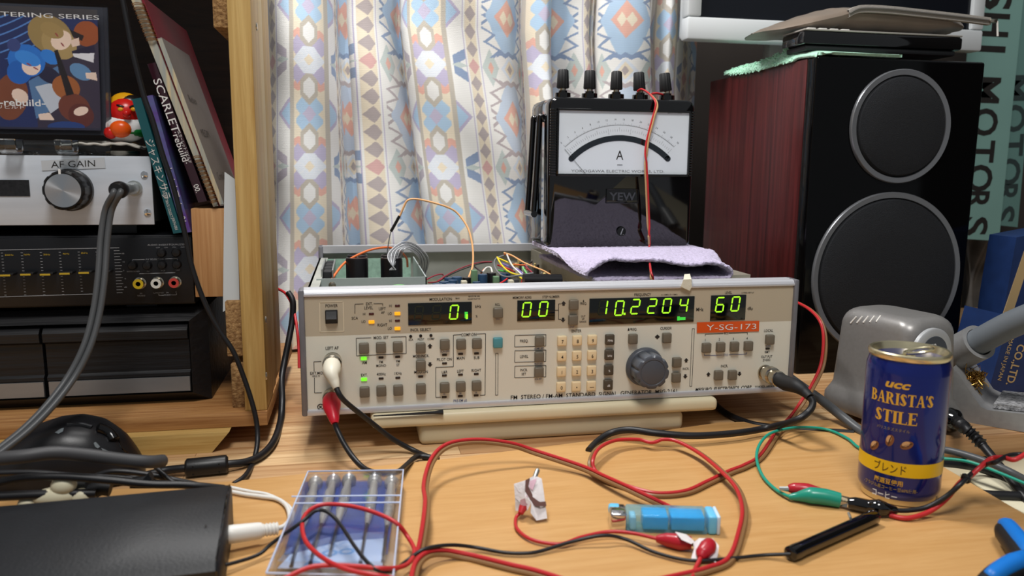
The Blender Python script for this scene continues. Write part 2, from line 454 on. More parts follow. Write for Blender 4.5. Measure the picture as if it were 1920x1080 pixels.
    put(dia(a2, bz - .0635, .0150, .0170), WOV); put(dia(a2, bz - .0635, .0095, .0115), CREAM); put(dia(a2, bz - .0635, .0050, .0065), MAU)
    rgb = rgb*.76 + np.array((242, 241, 238))*.24
    # woven grain
    gnoise = 1 + .035*np.sin(z*4800) + .02*np.sin(s*5200)
    rgb = rgb*gnoise[..., None]
    return rgb[..., 0], rgb[..., 1], rgb[..., 2]
CURT = vcol_mat('woven_curtain', .85, 300, sheen=.2)
cur = grid_obj('curtain', 1150, 760, curtain_pos, curtain_col, CURT, None, (CLEN, ZT - ZB))
tag(cur, 'woven curtain with pastel geometric medallions hanging behind the instruments', 'curtain')

# ================================================================== SHELF
OAK = wood('yellow_oak', (176, 136, 70), (214, 182, 116), 230, (1, 1, .035), .45, .04, .5, (138, 98, 46))
OAKX = wood('yellow_oak_flat', (178, 138, 72), (212, 180, 114), 230, (.035, 1, 1), .45, .04, .5, (140, 100, 48))
LIGHTW = wood('pale_spruce', (206, 178, 124), (222, 198, 148), 120, (1, 1, .04), .5, .03, .8)
PLYF = wood('ply_edge', (142, 92, 48), (192, 144, 90), 260, (.035, 1, 1), .5, .06, .6, (96, 60, 30))
CHIPB = mat('chipboard', (128, 92, 54), .85, col2=(186, 148, 98), vscale=320, bump=.7, bscale=500)
BACKW = wood('dark_walnut_back', (30, 20, 15), (52, 35, 26), 60, (.08, 1, 1), .5, .1, 2.5, (16, 11, 9))
FIR = wood('red_fir', (178, 126, 76), (206, 160, 108), 330, (1, 1, .02), .55, .04, .3, (136, 88, 48))
YF, XR = .648, -.076
sh = root('shelf_cabinet', (-.4, YF, .0165), 'open wooden shelf unit holding the audio gear, its yellow post left of the curtain', 'shelf')
B().bx(-.74, XR, YF, .905, .0165, .0287, PLYF, .0006).obj('base_board', sh)
B().bx(-.0935, XR, .650, .700, .0287, .60, OAK, .0012).obj('front_post', sh)
B().bx(-.0930, XR-.0010, .700, .735, .0287, .60, LIGHTW, .0008).obj('side_batten', sh)
B().bx(-.0930, XR-.0022, .735, .80, .0287, .60, OAK, .001).obj('side_panel', sh)
B().bx(-.74, -.0935, .895, .905, .0287, .60, BACKW).obj('back_panel', sh)
B().bx(-.75, -.735, .650, .905, .0287, .60, OAK).obj('left_panel', sh)
B().bx(-.735, -.0935, .66, .894, .455, .470, OAKX).obj('unseen_top_board', sh)  # out of view, added to shade the inside of the shelf
B().bx(-.106, -.0937, .664, .80, .3335, .455, CHIPB, .0008).obj('upper_block', sh)
B().bx(-.1075, -.0937, .664, .80, .0720, .118, CHIPB, .0008).obj('lower_block', sh)
B().bx(-.1050, -.0937, .662, .80, .0288, .0660, CHIPB, .0008).obj('foot_block', sh)
B().bx(-.1330, -.0940, .680, .90, .1195, .1930, FIR, .0008).obj('support_batten', sh)
mb = B(); z1 = .0164; xr0, xr1 = -.1045, -.1185
mb.prism([(-.42, .6365, 0), (xr1, .6365, 0), (xr0, .6365, z1), (-.42, .6365, z1)], (0, .022, 0), OAKX)
mb.obj('base_moulding', sh)
B().bx(-.70, -.10, .85, .89, 0, .0164, BLACKM).obj('rear_foot', sh)
for (px, py) in ((482, 50), (499, 600), (500, 705)):
    p = onx(px, py, XR + .0006); B().lathe([(0, 0), (.0032, 0), (.0028, .0009), (0, .0011)], NICKEL, (XR, p.y, p.z), (1, 0, 0), 14).obj('screw', sh)

# ---- black two-drawer cassette box
YD = .680
DW = mat('black_woodgrain_vinyl', (26, 26, 28), .42, bump=.5, bscale=160, stretch=(.06, 1, 1))
STRIP = mat('silver_label_strip', (150, 150, 150), .38, .55, var=.1, vscale=40, stretch=(.2, 1, 1))
dbx = root('cassette_box', (-.3, YD, .0287), 'black woodgrain two-drawer storage box on the bottom of the shelf', 'storage box')
b = B(); x0, x1, za, zb = -.70, -.1262, .0288, .1095; fr = .013
b.bx(x0, x1, YD+.012, .885, za, zb, DW)
for quad in ([(x0, YD+.012, za), (x1, YD+.012, za), (x1-fr, YD, za+fr*.75), (x0+fr, YD, za+fr*.75)], [(x0, YD+.012, zb), (x0+fr, YD, zb-fr*.75), (x1-fr, YD, zb-fr*.75), (x1, YD+.012, zb)],
             [(x1, YD+.012, za), (x1, YD+.012, zb), (x1-fr, YD, zb-fr*.75), (x1-fr, YD, za+fr*.75)]):
    b.add(quad, [[0, 1, 2, 3]], DW)
b.obj('body', dbx)
def drawer(xa, xb):
    d = B(); zt, z0 = .0985, .0385
    prof = [(.010, zt), (.002, zt-.002), (-.0015, zt-.006), (-.001, zt-.013), (.004, zt-.0155), (.0045, zt-.041), (.002, zt-.043), (.002, zt-.0455), (.003, zt-.046), (.003, z0), (.010, z0)]
    n = len(prof)
    d.add([(xa, YD+y, z) for y, z in prof] + [(xb, YD+y, z) for y, z in prof], [[i, i+1, n+i+1, n+i] for i in range(n-1)] + [list(range(n)), list(range(2*n-1, n-1, -1))], DW)
    o = d.obj('drawer', dbx)
    B().bx(xa+.001, xb-.0005, YD+.0012, YD+.003, z0+.0012, zt-.0465, STRIP).obj('label_strip', o)
xs = ony(80, 660, YD).x
drawer(xs+.001, x1-fr-.0015); drawer(-.48, xs-.0015)

# ---- graphic equalizer
YE = .680
eq = root('graphic_equalizer', (-.35, YE, .1105), 'black graphic equalizer with sliders and three coloured sockets on the shelf', 'equalizer')
EQB = mat('eq_black', (17, 18, 22), .34, bump=.03, bscale=800)
b = B(); b.bx(-.56, -.1335, YE+.003, .885, .1135, .1715, EQB, .0015); b.bx(-.56, -.1338, YE, YE+.004, .1150, .1700, EQB, .0008)
for x in (-.50, -.18): b.bx(x-.012, x+.012, YE+.02, YE+.044, .1097, .1136, BLACKP)
b.obj('body', eq)
EZ = lambda X, Y, d=0: ony(X/5.053, 440+Y/5.053, YE-d)
YEL = mat('yellow_print', (196, 164, 42), .5); DIMW = mat('grey_print', (150, 152, 156), .5)
pr = B()
for s, X, Y, h in (('AUDIO INSERT', 1497, 97, 15), ('EQUALIZER', 1680, 92, 15), ('AV SELECTOR', 1465, 232, 14), ('SURROUND', 1262, 348, 11), ('TV', 1402, 348, 11), ('VCR', 1545, 340, 11), ('VDP', 1685, 336, 11), ('VIDEO', 1338, 578, 13), ('IN', 1336, 556, 11),
                   ('L/MONO', 1503, 551, 12), ('IN', 1588, 549, 11), ('R', 1670, 544, 11), ('AUDIO', 1588, 570, 12), ('OFF', 1497, 122, 11), ('ON', 1572, 121, 11), ('ON', 1650, 119, 11), ('OFF', 1730, 118, 11), ('dB', 1165, 178, 12), ('+6', 1170, 258, 11), ('0', 1172, 340, 11), ('-6', 1185, 416, 11), ('dB', 1190, 497, 12)):
    pr.text(s, EZ(X, Y, .0004), h/5.053/2120, DIMW, xs=1.25)
def ln(bd, a, c, y, w, m):
    a, c = Vector(a), Vector(c); d = (c-a); t = Vector((-d.z, 0, d.x)).normalized()*w/2
    bd.add([a-t, c-t, c+t, a+t], [[0, 1, 2, 3]], m)
for (X0, Y0, X1, Y1) in ((-60, 147, 1130, 124), (-60, 592, 930, 560), (1255, 238, 1370, 235), (1560, 230, 1680, 226), (1320, 370, 1660, 360), (1505, 575, 1552, 574), (1628, 571, 1672, 570), (1505, 560, 1505, 575), (1672, 556, 1672, 571), (1255, 238, 1255, 248), (1680, 226, 1680, 240)):
    ln(pr, EZ(X0, Y0, .0004), EZ(X1, Y1, .0004), 0, .0005, DIMW)
COLS = [(-165, 40), (18, 30), (205, 22), (385, 14), (565, 6), (745, 0), (915, -2)]
for (X, k) in COLS:
    for j in range(15):
        Yv = 165 + k*.3 + j*28.5
        ln(pr, EZ(X-9+j*2.4, Yv, .0004), EZ(X+11+j*2.4, Yv, .0004), 0, .0004, DIMW)
for j in range(15): ln(pr, EZ(1078+j*2, 152+j*28.5, .0004), EZ((1132 if j % 2 == 0 else 1145)+j*2, 150+j*28.5, .0004), 0, .0004, DIMW)
for s, X, Y in (('300Hz', 86, 192), ('1kHz', 256, 188), ('2kHz', 442, 188), ('4kHz', 625, 180), ('8kHz', 800, 173)):
    pr.text(s, EZ(X, Y, .0004), 14/5.053/2120, YEL, xs=1.3)
pr.obj('printed_lettering', eq)
for X0, Yv in ((-155, 384), (35, 366), (225, 358), (408, 358), (590, 350), (770, 342), (945, 340)):
    a = EZ(X0-10, Yv-10); c = EZ(X0+130, Yv+12)
    s = B().bx(a.x, c.x, YE-.008, YE+.001, c.z, a.z, BLACKP, .0008).obj('slider', eq)
    B().bx(a.x+.0012, c.x-.002, YE-.0083, YE-.0079, c.z-.0002, c.z+.0012, YEL).obj('marker', s)
for X, Y in ((1535, 172), (1675, 168), (1262, 290), (1400, 290), (1540, 285), (1680, 280)):
    p = EZ(X, Y); B().lathe([(.0036, -.001), (.0036, .003), (.0028, .0042), (0, .0046)], BLACKP, p, (0, -1, 0), 16).obj('button', eq)
for X, Y, c, nm in ((1333, 455, (206, 176, 30), 'yellow'), (1500, 450, (214, 214, 206), 'white'), (1666, 445, (192, 66, 58), 'red')):
    p = EZ(X, Y)
    j = B().lathe([(.0048, -.001), (.0048, .0022), (.0040, .0024), (.0038, .0075), (.0016, .0075), (.0016, .002), (0, .002)], NICKEL, p, (0, -1, 0), 24).obj('socket', eq)
    j['label'] = nm + ' phono socket'
    B().lathe([(.0040, .0076), (.0040, .0082), (.0019, .0082), (.0019, .0076)], mat('socket_'+nm, c, .4), p, (0, -1, 0), 24).obj('insert', j)

# ---- home-made amplifier in an aluminium case
YA = .680
am = root('amplifier', (-.27, YA, .1798), 'brushed aluminium amplifier case with one big knob and a taped paper label', 'amplifier')
b = B(); b.bx(-.46, -.1612, YA, YA+.0018, .1800, .2345, ALU, .0005); b.bx(-.455, -.163, YA+.0018, .885, .1815, .2335, mat('case_aluminium', (150, 152, 156), .4, .8, var=.05), .0005)
for x in (-.42, -.19): b.bx(x-.01, x+.01, YA+.02, YA+.04, .1717, .1816, BLACKP)
b.obj('case', am)
AZ = lambda px, py, d=0: ony(px, py, YA-d)
a, c = AZ(-60, 337), AZ(57, 368); b = B().bx(a.x, c.x, YA-.0006, YA+.001, c.z, a.z, mat('dark_window', (34, 34, 36), .15, var=.3, vscale=400)).obj('display_window', am)
k = B(); kc = AZ(134, 356)
k.lathe([(.0165, 0), (.0165, .004), (.0152, .005)], BLACKP, kc, (0, -1, 0), 48)
k.lathe([(.0150, .004), (.0157, .006), (.0152, .017), (.0136, .0185), (.0134, .0180), (0, .0180)], BLACKP, kc, (0, -1, 0), 96, wob=lambda an, r, h: r*(1-.035*(math.cos(an*10) > .55)) if r > .0148 else r)
k = k.obj('volume_knob', am)
brushed = bpy.data.materials.new('spun_aluminium'); brushed.use_nodes = True
nt = brushed.node_tree; p = nt.nodes['Principled BSDF']; p.inputs['Base Color'].default_value = lin((205, 207, 210)); p.inputs['Metallic'].default_value = 1; p.inputs['Roughness'].default_value = .28
p.inputs['Anisotropic'].default_value = .9
tg = nt.nodes.new('ShaderNodeTangent'); tg.direction_type = 'RADIAL'; tg.axis = 'Y'; nt.links.new(tg.outputs['Tangent'], p.inputs['Tangent'])
fc = B().lathe([(.0130, .0178), (.0128, .0186), (0, .0186)], brushed, kc, (0, -1, 0), 48).obj('knob_face', k)
B().bx(kc.x-.0022, kc.x-.0006, YA-.0188, YA-.0175, kc.z+.0125, kc.z+.0162, WHITEINK).obj('pointer', k)
for px, py in ((271, 327), (277, 398)):
    B().lathe([(.0028, 0), (.0026, .0012), (.0012, .0018), (0, .0019)], CHROME, AZ(px, py), (0, -1, 0), 16).obj('screw', am)
for px in (0,): pass
tp = B(); q = [AZ(77, 301, .0003), AZ(196, 295, .0003), AZ(198, 315, .0003), AZ(79, 320, .0003)]
tp.prism(q, (0, -.0002, 0), mat('paper_tape', (196, 200, 204), .6)); tp = tp.obj('paper_label', am)
B().text('AF GAIN', AZ(137, 307, .0007), .0052, INK, ux=(.998, 0, .045), w=.032, bold=-.005).obj('handwriting', tp)
jk = B(); jc = AZ(252, 353)
jk.lathe([(.0062, -.001), (.0062, .002), (.0048, .0022), (.0046, .036), (.0040, .037), (0, .037)], STEEL, jc, (0, -1, 0), 24)
jk = jk.obj('jack_socket', am)

# ---- things standing on the amplifier
ZA = .2347
def art(U, V):
    X = -100 + 276*U; Y = 240 - 228*V                            # photograph-sized canvas
    rgb = np.stack([np.full_like(X, v) for v in (38, 48, 92)], -1)
    def put(m, c): rgb[m] = c
    def ell(cx, cy, rx, ry, t=0):
        ca, sa = math.cos(t), math.sin(t); dx, dy = X-cx, Y-cy
        return ((dx*ca+dy*sa)/rx)**2 + ((-dx*sa+dy*ca)/ry)**2 < 1
    def quad(*ps):
        m = np.ones_like(X, bool); n = len(ps)
        for i in range(n):
            (xa, ya), (xb, yb) = ps[i], ps[(i+1) % n]
            m &= ((xb-xa)*(Y-ya) - (yb-ya)*(X-xa)) >= 0
        return m
    put(Y < 30, (66, 62, 64)); put((np.mod(X*.4 + Y*1.0 + .002*X*X, 16) < 3) & (X < 62) & (Y > 28) & (Y < 110), (84, 128, 190))
    put(quad((60, 120), (176, 60), (176, 250), (60, 250)), (58, 50, 66))
    put(ell(155, 58, 24, 24), (150, 78, 40)); put(quad((85, 34), (150, 62), (146, 72), (82, 42)), (40, 30, 30))
    put(ell(88, 62, 42, 34, .5), (150, 126, 78)); put(ell(104, 78, 34, 28, .6), (168, 142, 92)); put(ell(108, 72, 17, 20, .9), (232, 206, 186)); put(ell(92, 54, 22, 14, .4), (158, 132, 82))
    put(quad((124, 72), (140, 66), (142, 80), (128, 84)), (228, 200, 182)); put(quad((126, 92), (168, 78), (170, 92), (128, 98)), (40, 34, 58)); put(quad((128, 96), (168, 94), (166, 112), (130, 102)), (222, 220, 224))
    put(ell(14, 180, 30, 44, .2), (120, 68, 46)); put(ell(30, 178, 16, 12, .6), (230, 204, 186)); put(ell(-50, 120, 40, 60), (84, 70, 120)); put(ell(-60, 90, 26, 24), (226, 200, 184))
    put(quad((46, 150), (100, 120), (110, 190), (58, 220)), (86, 120, 160)); put(quad((58, 160), (96, 150), (108, 192), (84, 210)), (190, 196, 206)); put(ell(84, 138, 24, 14, .5), (40, 38, 62))
    put(ell(44, 112, 34, 30, .3), (44, 112, 196)); put(ell(30, 134, 22, 22), (36, 96, 178)); put(ell(86, 104, 18, 12, .6), (52, 124, 206)); put(ell(52, 122, 17, 17, .6), (236, 210, 192)); put(ell(46, 108, 24, 13, .35), (60, 134, 214))
    put(ell(142, 130, 22, 14, .5), (96, 136, 176)); put(quad((150, 132), (170, 130), (172, 146), (152, 142)), (230, 204, 186))
    put(ell(114, 160, 26, 22, .45), (156, 92, 48)); put(ell(128, 198, 30, 26, .45), (110, 58, 44)); put(ell(140, 212, 24, 22, .4), (94, 46, 40)); put(quad((94, 92), (101, 90), (128, 172), (114, 176)), (34, 28, 30))
    put(quad((58, 196), (74, 196), (82, 208), (134, 200), (148, 200), (148, 208), (88, 222), (64, 222)), (234, 208, 190)); put(ell(140, 204, 14, 8, -.3), (234, 208, 190))
    put(ell(22, 84, 12, 12), (60, 70, 120)); put(ell(112, 234, 34, 10), (40, 64, 120)); put(Y > 236, (46, 44, 60))
    for (cx, cy, t) in ((48, 119, .5), (60, 126, .5), (100, 62, .9), (110, 80, .9)): put(ell(cx, cy, 5, 1.4, t), (150, 60, 60))
    return rgb[..., 0], rgb[..., 1], rgb[..., 2]
PCLEAR = mat('clear_case_plastic', (235, 238, 242), .08, trans=1.0, ior=1.1, alpha=.22)
ACR = mat('clear_acrylic', (225, 230, 232), .06, trans=1.0, ior=1.45)
YC = .694
p0, p1 = ony(-100, 240, YC), ony(172, 12, YC)
cd = root('disc_case', ((p0.x+p1.x)/2, YC, p0.z), 'clear disc case showing two sleeping musicians with violins, standing on the amplifier', 'disc case')
def cpos(U, V): return p0.x + (p1.x-p0.x)*U, YC + .0015 + .012*V + 0*U, p0.z + (p1.z-p0.z)*V
grid_obj('cover_picture', 300, 250, cpos, art, vcol_mat('printed_cover', .35), cd)
def cp(px, py, d=0):
    v = (240-py)/228; u = (px+100)/272
    return Vector((p0.x + (p1.x-p0.x)*u, YC + .0011 - d + .012*v, p0.z + (p1.z-p0.z)*v))
pr = B(); pr.text('MASTERING SERIES', cp(62, 27), .0036, WHITEINK, w=.092); pr.text('-rebuild-', cp(32, 190), .0052, WHITEINK, w=.033, bold=.02); pr.text('リビルド', cp(12, 199), .0024, WHITEINK, w=.019); pr.obj('printed_title', cd)
b = B(); e = .0035; y0 = YC - .0008
b.prism([(p0.x-e, y0, p0.z-e), (p1.x+e+.002, y0, p0.z-e), (p1.x+e+.002, y0+.0125, p1.z+e), (p0.x-e, y0+.0125, p1.z+e)], (0, -.0008, 0), PCLEAR)
b.prism([(p0.x-e, y0+.0105, p0.z-e), (p1.x+e+.002, y0+.0105, p0.z-e), (p1.x+e+.002, y0+.0235, p1.z+e), (p0.x-e, y0+.0235, p1.z+e)], (0, .0008, 0), mat('case_back', (60, 62, 70), .2))
for xx in (p0.x-e, p1.x+e+.0012): b.prism([(xx, y0, p0.z-e), (xx, y0+.0105, p0.z-e), (xx, y0+.0235, p1.z+e), (xx, y0+.0125, p1.z+e)], (.0008, 0, 0), PCLEAR)
b.obj('clear_shell', cd)
st = root('display_easel', (-.25, .70, ZA), 'clear acrylic easel holding the disc case on the amplifier', 'stand')
b = B()
for px in (125, 20):
    q = ony(px, 270, .672); x = q.x
    b.prism([(x-.006, .672 + .0085*math.sin(t) , ZA + .009 - .0085*math.cos(t)) for t in np.linspace(-1.9, 1.9, 12)] + [(x-.006, .672 + .006*math.sin(t), ZA + .009 - .006*math.cos(t)) for t in np.linspace(1.9, -1.9, 12)], (.012, 0, 0), ACR)
    b.bx(x-.006, x+.006, .678, .715, ZA+.0005, ZA+.003, ACR, .0006)
b.bx(-.34, -.196, .700, .704, ZA+.0005, ZA+.012, ACR, .0006); b.obj('frame', st)

# painted clay figurine on crumpled paper
YG = .715
def fz(px, py, d=0): return ony(px, py, YG-d)
cl = root('folk_figurine', (fz(235, 250).x, YG, fz(235, 252).z), 'small painted clay figurine with a red face sitting on crumpled paper', 'figurine')
CR, CO, CW, CG, CK, CYL = (mat('clay_'+n, c, .28) for n, c in (('red', (214, 30, 26)), ('orange', (238, 92, 18)), ('white', (232, 232, 232)), ('green', (18, 118, 52)), ('black', (24, 20, 22)), ('yellow', (232, 168, 24))))
b = B(); b.ell(fz(236, 246), (.018, .012, .007), CG); b.ell(fz(232, 240), (.0185, .013, .012), CW); b.obj('body', cl)
b = B(); b.ell(fz(236, 212), (.0135, .012, .0125), CR); b.ell(fz(238, 213, .013), (.0032, .004, .0032), CR); b.obj('face', cl)
b = B(); b.ell(fz(233, 206) + Vector((0, .004, 0)), (.0145, .011, .0145), CYL); b.obj('hood_edge', cl)
b = B(); b.ell(fz(238, 196) + Vector((0, .004, 0)), (.0125, .010, .009), CK); b.obj('hair', cl)
b = B(); b.ell(fz(226, 242, .011), (.0085, .006, .0070), CO); b.obj('sash', cl)
b = B(); b.ell(fz(207, 249, .010), (.0050, .005, .0050), CR); b.obj('hand', cl)
b = B()
for px in (226, 250): b.ell(fz(px, 205, .0115), (.0022, .0012, .0016), CYL); b.ell(fz(px, 199, .0105), (.0034, .0012, .0011), CK, Matrix.Rotation(.3 if px < 238 else -.3, 3, 'Y'))
b.obj('eyes', cl)
pz = fz(200, 258).z
tag(B().lathe([(0, .0), (.0125, 0), (.0135, .0015), (.0132, .0042), (.0120, .0048), (0, .0048)], NICKEL, (fz(232, 285).x, .712, ZA), (0, 0, 1), 32).obj('metal_tin'), 'flat round metal tin under the crumpled paper on the amplifier', 'tin')
zt = pz - ZA - .0056
def ppos(U, V):
    x = fz(132, 268).x + U*(fz(276, 268).x - fz(132, 268).x); y = .690 + V*.05
    return x, y, ZA + .0056 + (zt-.0024)*np.clip(1.0 - (np.abs(U-.52)/.6)**2, 0, 1)*(.70+.30*V) + .0009*np.sin(U*9+V*3)*(1-V) + .0005*np.sin(U*31+V*17) 
pp = grid_obj('crumpled_paper', 60, 20, ppos, None, mat('paper', (196, 192, 182), .8, bump=.2, bscale=120))
s_ = pp.modifiers.new('thickness', 'SOLIDIFY'); s_.thickness = .0016
tag(pp, 'crumpled off-white paper lying under the figurine', 'paper')

# ---- leaning discs and notebooks
def leaning(name, bl, br, tl, tr, depth, y0, m, label, cat, group=None, z_lo=None):
    """slab whose spine faces us: the four spine corners in the photograph, then its depth into the shelf"""
    q = [ony(*bl, y0), ony(*br, y0), ony(*tr, y0), ony(*tl, y0)]
    if z_lo is not None:
        dz = z_lo - min(q[0].z, q[1].z)
        if dz > 0: q = [v + Vector((0, 0, dz)) for v in q]
    r_ = root(name, tuple((q[0]+q[1])/2 + Vector((0, depth/2, 0))), label, cat, group)
    B().prism(q, (0, depth, 0), m).obj('body', r_)
    up = (q[3]-q[0]).normalized()
    return r_, q, up
def spine_text(bd, s, q, t, h, m, off=.5, w=None, d=.0004):
    dn = (q[0]-q[3]); p = q[3] + dn*t + (q[2]-q[3])*off
    bd.text(s, p + Vector((0, -d, 0)), h, m, ux=dn.normalized(), uz=Vector((-dn.normalized().z, 0, dn.normalized().x)), w=w)
JEW = lambda n, c: mat('disc_spine_'+n, c, .16, coat=.5)
y = .676
d1, q, up = leaning('disc_case', (325, 438), (341, 436), (247, 186), (264, 183), .12, y, JEW('teal', (20, 92, 100)), 'leaning disc case with a teal spine, leftmost against the amplifier', 'disc case', None, .1722)
pr = B(); spine_text(pr, 'ジャスキンサラ', q, .52, .0052, WHITEINK, .5, .048); spine_text(pr, 'SOUND TRACK COLLECT', q, .78, .0022, WHITEINK, .4, .022); spine_text(pr, 'JSKN-001', q, .93, .0022, WHITEINK, .5, .010); pr.obj('spine_print', d1)
d2, q, up = leaning('disc_case', (343, 437), (358, 435), (270, 181), (286, 178), .12, y+.001, mat('disc_spine_painted', (88, 110, 150), .2, col2=(92, 58, 140), vscale=55, coat=.5), 'leaning disc case with a violet and blue painted spine, second from the amplifier', 'disc case', None, .1722)
pr = B(); spine_text(pr, 'トメオアメ', q, .66, .0042, WHITEINK, .5, .030); spine_text(pr, '01', q, .90, .0042, WHITEINK, .5); pr.obj('spine_print', d2)
d3, q, up = leaning('disc_case', (372, 380), (388, 377), (276, 120), (291, 117), .12, y+.002, JEW('maroon', (50, 22, 32)), 'leaning disc case with a dark maroon spine and big white letters', 'disc case', None, .1935)
pr = B(); spine_text(pr, 'SCARLET', q, .30, .0062, WHITEINK, .5, .043); spine_text(pr, '·rebuild·', q, .60, .0050, WHITEINK, .35, .026); spine_text(pr, 'スカーレットリビルド', q, .60, .0022, WHITEINK, .8, .026); spine_text(pr, '00.', q, .90, .0042, WHITEINK, .5); pr.obj('spine_print', d3)
PAGES = mat('page_edges', (206, 190, 152), .8, col2=(150, 160, 160), vscale=260, stretch=(1, .02, .02))
nb, q, up = leaning('spiral_notebook', (400, 388), (409, 386), (244, -6), (261, -6), .13, y+.003, PAGES, 'wire-bound notebook leaning steeply beside the disc cases', 'notebook', None, .1934)
GOLDW = mat('copper_wire', (206, 160, 118), .25, 1.0)
cw = B(); L = (q[3]-q[0]); CWS = []
for i in list(range(4, 21)) + list(range(76, 100, 2)):
    t = 1 - i/100.0
    a = q[0] + L*t + Vector((-.0006, -.0008, 0)); bq = q[1] + (q[2]-q[1])*t + Vector((.0012, -.0008, 0))
    if i < 21 and i % 1 == 0 and i % 2: continue
    if i in (4, 76): cw = B(); CWS.append(cw)
    for o in (0, .0012): cw.tube(spline([a + up*o + Vector((0, .004, 0)), a + up*o, (a+bq)/2 + up*o + Vector((0, -.0022, .0006)), bq + up*o, bq + up*o + Vector((0, .004, 0))], 4), .00042, GOLDW, 5)
[c_.obj('wire_binding', nb) for c_ in CWS]
gb, q, up = leaning('paper_booklet', (413, 386), (421, 385), (295, 72), (303, 70), .105, y+.004, mat('grey_cover', (150, 144, 140), .7, var=.05, vscale=30), 'grey booklet with pencil scribbles leaning in front of the crimson binder', 'booklet', None, .1934)
nrm = Vector((-up.z, 0, up.x)); nrm = -nrm if nrm.x < 0 else nrm
sc = B(); P = lambda t, yy: q[1] + (q[2]-q[1])*t + Vector((0, yy, 0)) + nrm*.0003
for t, s, w in ((.66, 'Reblen', .03), (.45, 'MEGIM', .034), (.18, 'Comb K', .034)):
    sc.text(s, P(t, .034), .007, INK, ux=(0, 1, 0), uz=up, w=w, bold=-.02)
sc.obj('pencil_writing', gb)
B().prism([q[0]+up*.001+Vector((0, -.0004, 0)), q[1]+up*.001+Vector((0, -.0004, 0)), q[2]-up*.001+Vector((0, -.0004, 0)), q[3]-up*.001+Vector((0, -.0004, 0))], (0, .0003, 0), PAGES).obj('page_edge', gb)
rb, q, up = leaning('binder', (409, 386), (413, 386), (262, -8), (267, -8), .165, y+.006, mat('crimson_cover', (126, 24, 40), .5, var=.06), 'tall crimson binder leaning behind the grey booklet on the shelf', 'binder', None, .1934)
ps = B(); yq = .672
ps.prism([ony(421, 322, yq), ony(443, 338, yq), ony(449, 563, yq), ony(418, 585, yq), ony(419, 480, yq)], (0, .0006, 0), mat('white_paper', (214, 222, 226), .7))
tag(ps.obj('paper_strip'), 'white paper strip hanging in front of the red fir block beside the post', 'paper')

# ================================================================== SIGNAL GENERATOR
YP = .6265                                                     # panel face
Z1 = lambda X, Y: (550+X/4.155, 530+Y/4.155)
Z2 = lambda X, Y: (900+X/4.153, 520+Y/4.153)
Z3 = lambda X, Y: (1200+X/4.153, 520+Y/4.153)
def pan(q, d=0.0): return ony(q[0], q[1], YP - d)
GX0, GX1, GZ0, GZ1 = -.0466, .3832, .0297, .1320
PBRN = mat('panel_tan', (186, 175, 153), .5, bump=.03, bscale=900)
PBEI = mat('panel_beige', (222, 220, 206), .5, bump=.03, bscale=900)
FRM = mat('frame_aluminium', (206, 207, 212), .36, .4, var=.05, vscale=60, stretch=(.05, 1, 1))
SIDEF = mat('frame_side_grey', (128, 128, 134), .45, .5, var=.08, vscale=60)
CHAS = mat('chassis_zinc', (188, 190, 182), .42, .3, var=.12, vscale=25)
GREYP = mat('grey_painted_steel', (168, 178, 176), .45, .1, var=.04, vscale=20)
sg = root('signal_generator', (.168, .80, GZ0), 'beige signal generator with green digits and its lid off, standing on an ivory tray', 'signal generator')
zmid = (pan(Z1(85, 420)).z + pan(Z3(1165, 340)).z)/2
B().bx(GX0+.004, GX1-.004, YP, YP+.003, GZ0+.003, zmid, PBEI).obj('front_panel', sg)
B().bx(GX0+.004, GX1-.004, YP-.00005, YP+.003, zmid, GZ1-.006, PBRN).obj('display_panel', sg)
b = B()
prof = [(.6262, .1262), (.6250, .1268), (.6246, .1280), (.6250, .1290), (.6256, .1291), (.6260, .1304), (.6275, .1316), (.6310, .1320), (.6330, .1312), (.6350, .1320), (.6420, .1320), (.6420, .1262)]
b.prism([(GX0+.002, y, z) for y, z in prof], (GX1-GX0-.004, 0, 0), FRM); b.obj('top_rail', sg)
b = B(); b.bx(GX0+.002, GX1-.002, .6246, .640, GZ0, GZ0+.0050, FRM, .0012); b.obj('bottom_rail', sg)
B().bx(GX0, GX0+.0046, .6240, .642, GZ0, GZ1+.0002, SIDEF, .0014).obj('left_end_cap', sg)
B().bx(GX1-.0046, GX1, .6240, .642, GZ0, GZ1+.0002, SIDEF, .0014).obj('right_end_cap', sg)
YR = .985
b = B(); b.prism([(GX0+.002, y, z) for y, z in ((YR-.016, .1320), (YR-.011, .1320), (YR-.009, .1312), (YR-.005, .1320), (YR, .1312), (YR, .121), (YR-.004, .121), (YR-.004, .1235), (YR-.016, .1235))], (GX1-GX0-.004, 0, 0), FRM); b.obj('rear_rail', sg)
B().bx(GX0+.003, GX1-.003, YR-.004, YR-.002, GZ0, .121, CHAS).obj('rear_panel', sg)
for xa, xb in ((GX0, GX0+.0055), (GX1-.0055, GX1)): B().bx(xa, xb, YR-.018, YR+.001, GZ0, GZ1, SIDEF, .0014).obj('rear_end_cap', sg)
for xa, nm in ((GX0+.001, 'left_side_plate'), (GX1-.003, 'right_side_plate')):
    b = B(); b.bx(xa, xa+.002, .642, YR-.018, GZ0+.002, .1180, CHAS); b.bx(xa - (.0 if xa < 0 else .008), xa+(.010 if xa < 0 else .002), .642, YR-.018, .1165, .1180, CHAS); b.obj(nm, sg)
B().bx(GX0+.003, GX1-.003, .640, YR-.004, GZ0+.0005, GZ0+.0025, CHAS).obj('bottom_plate', sg)

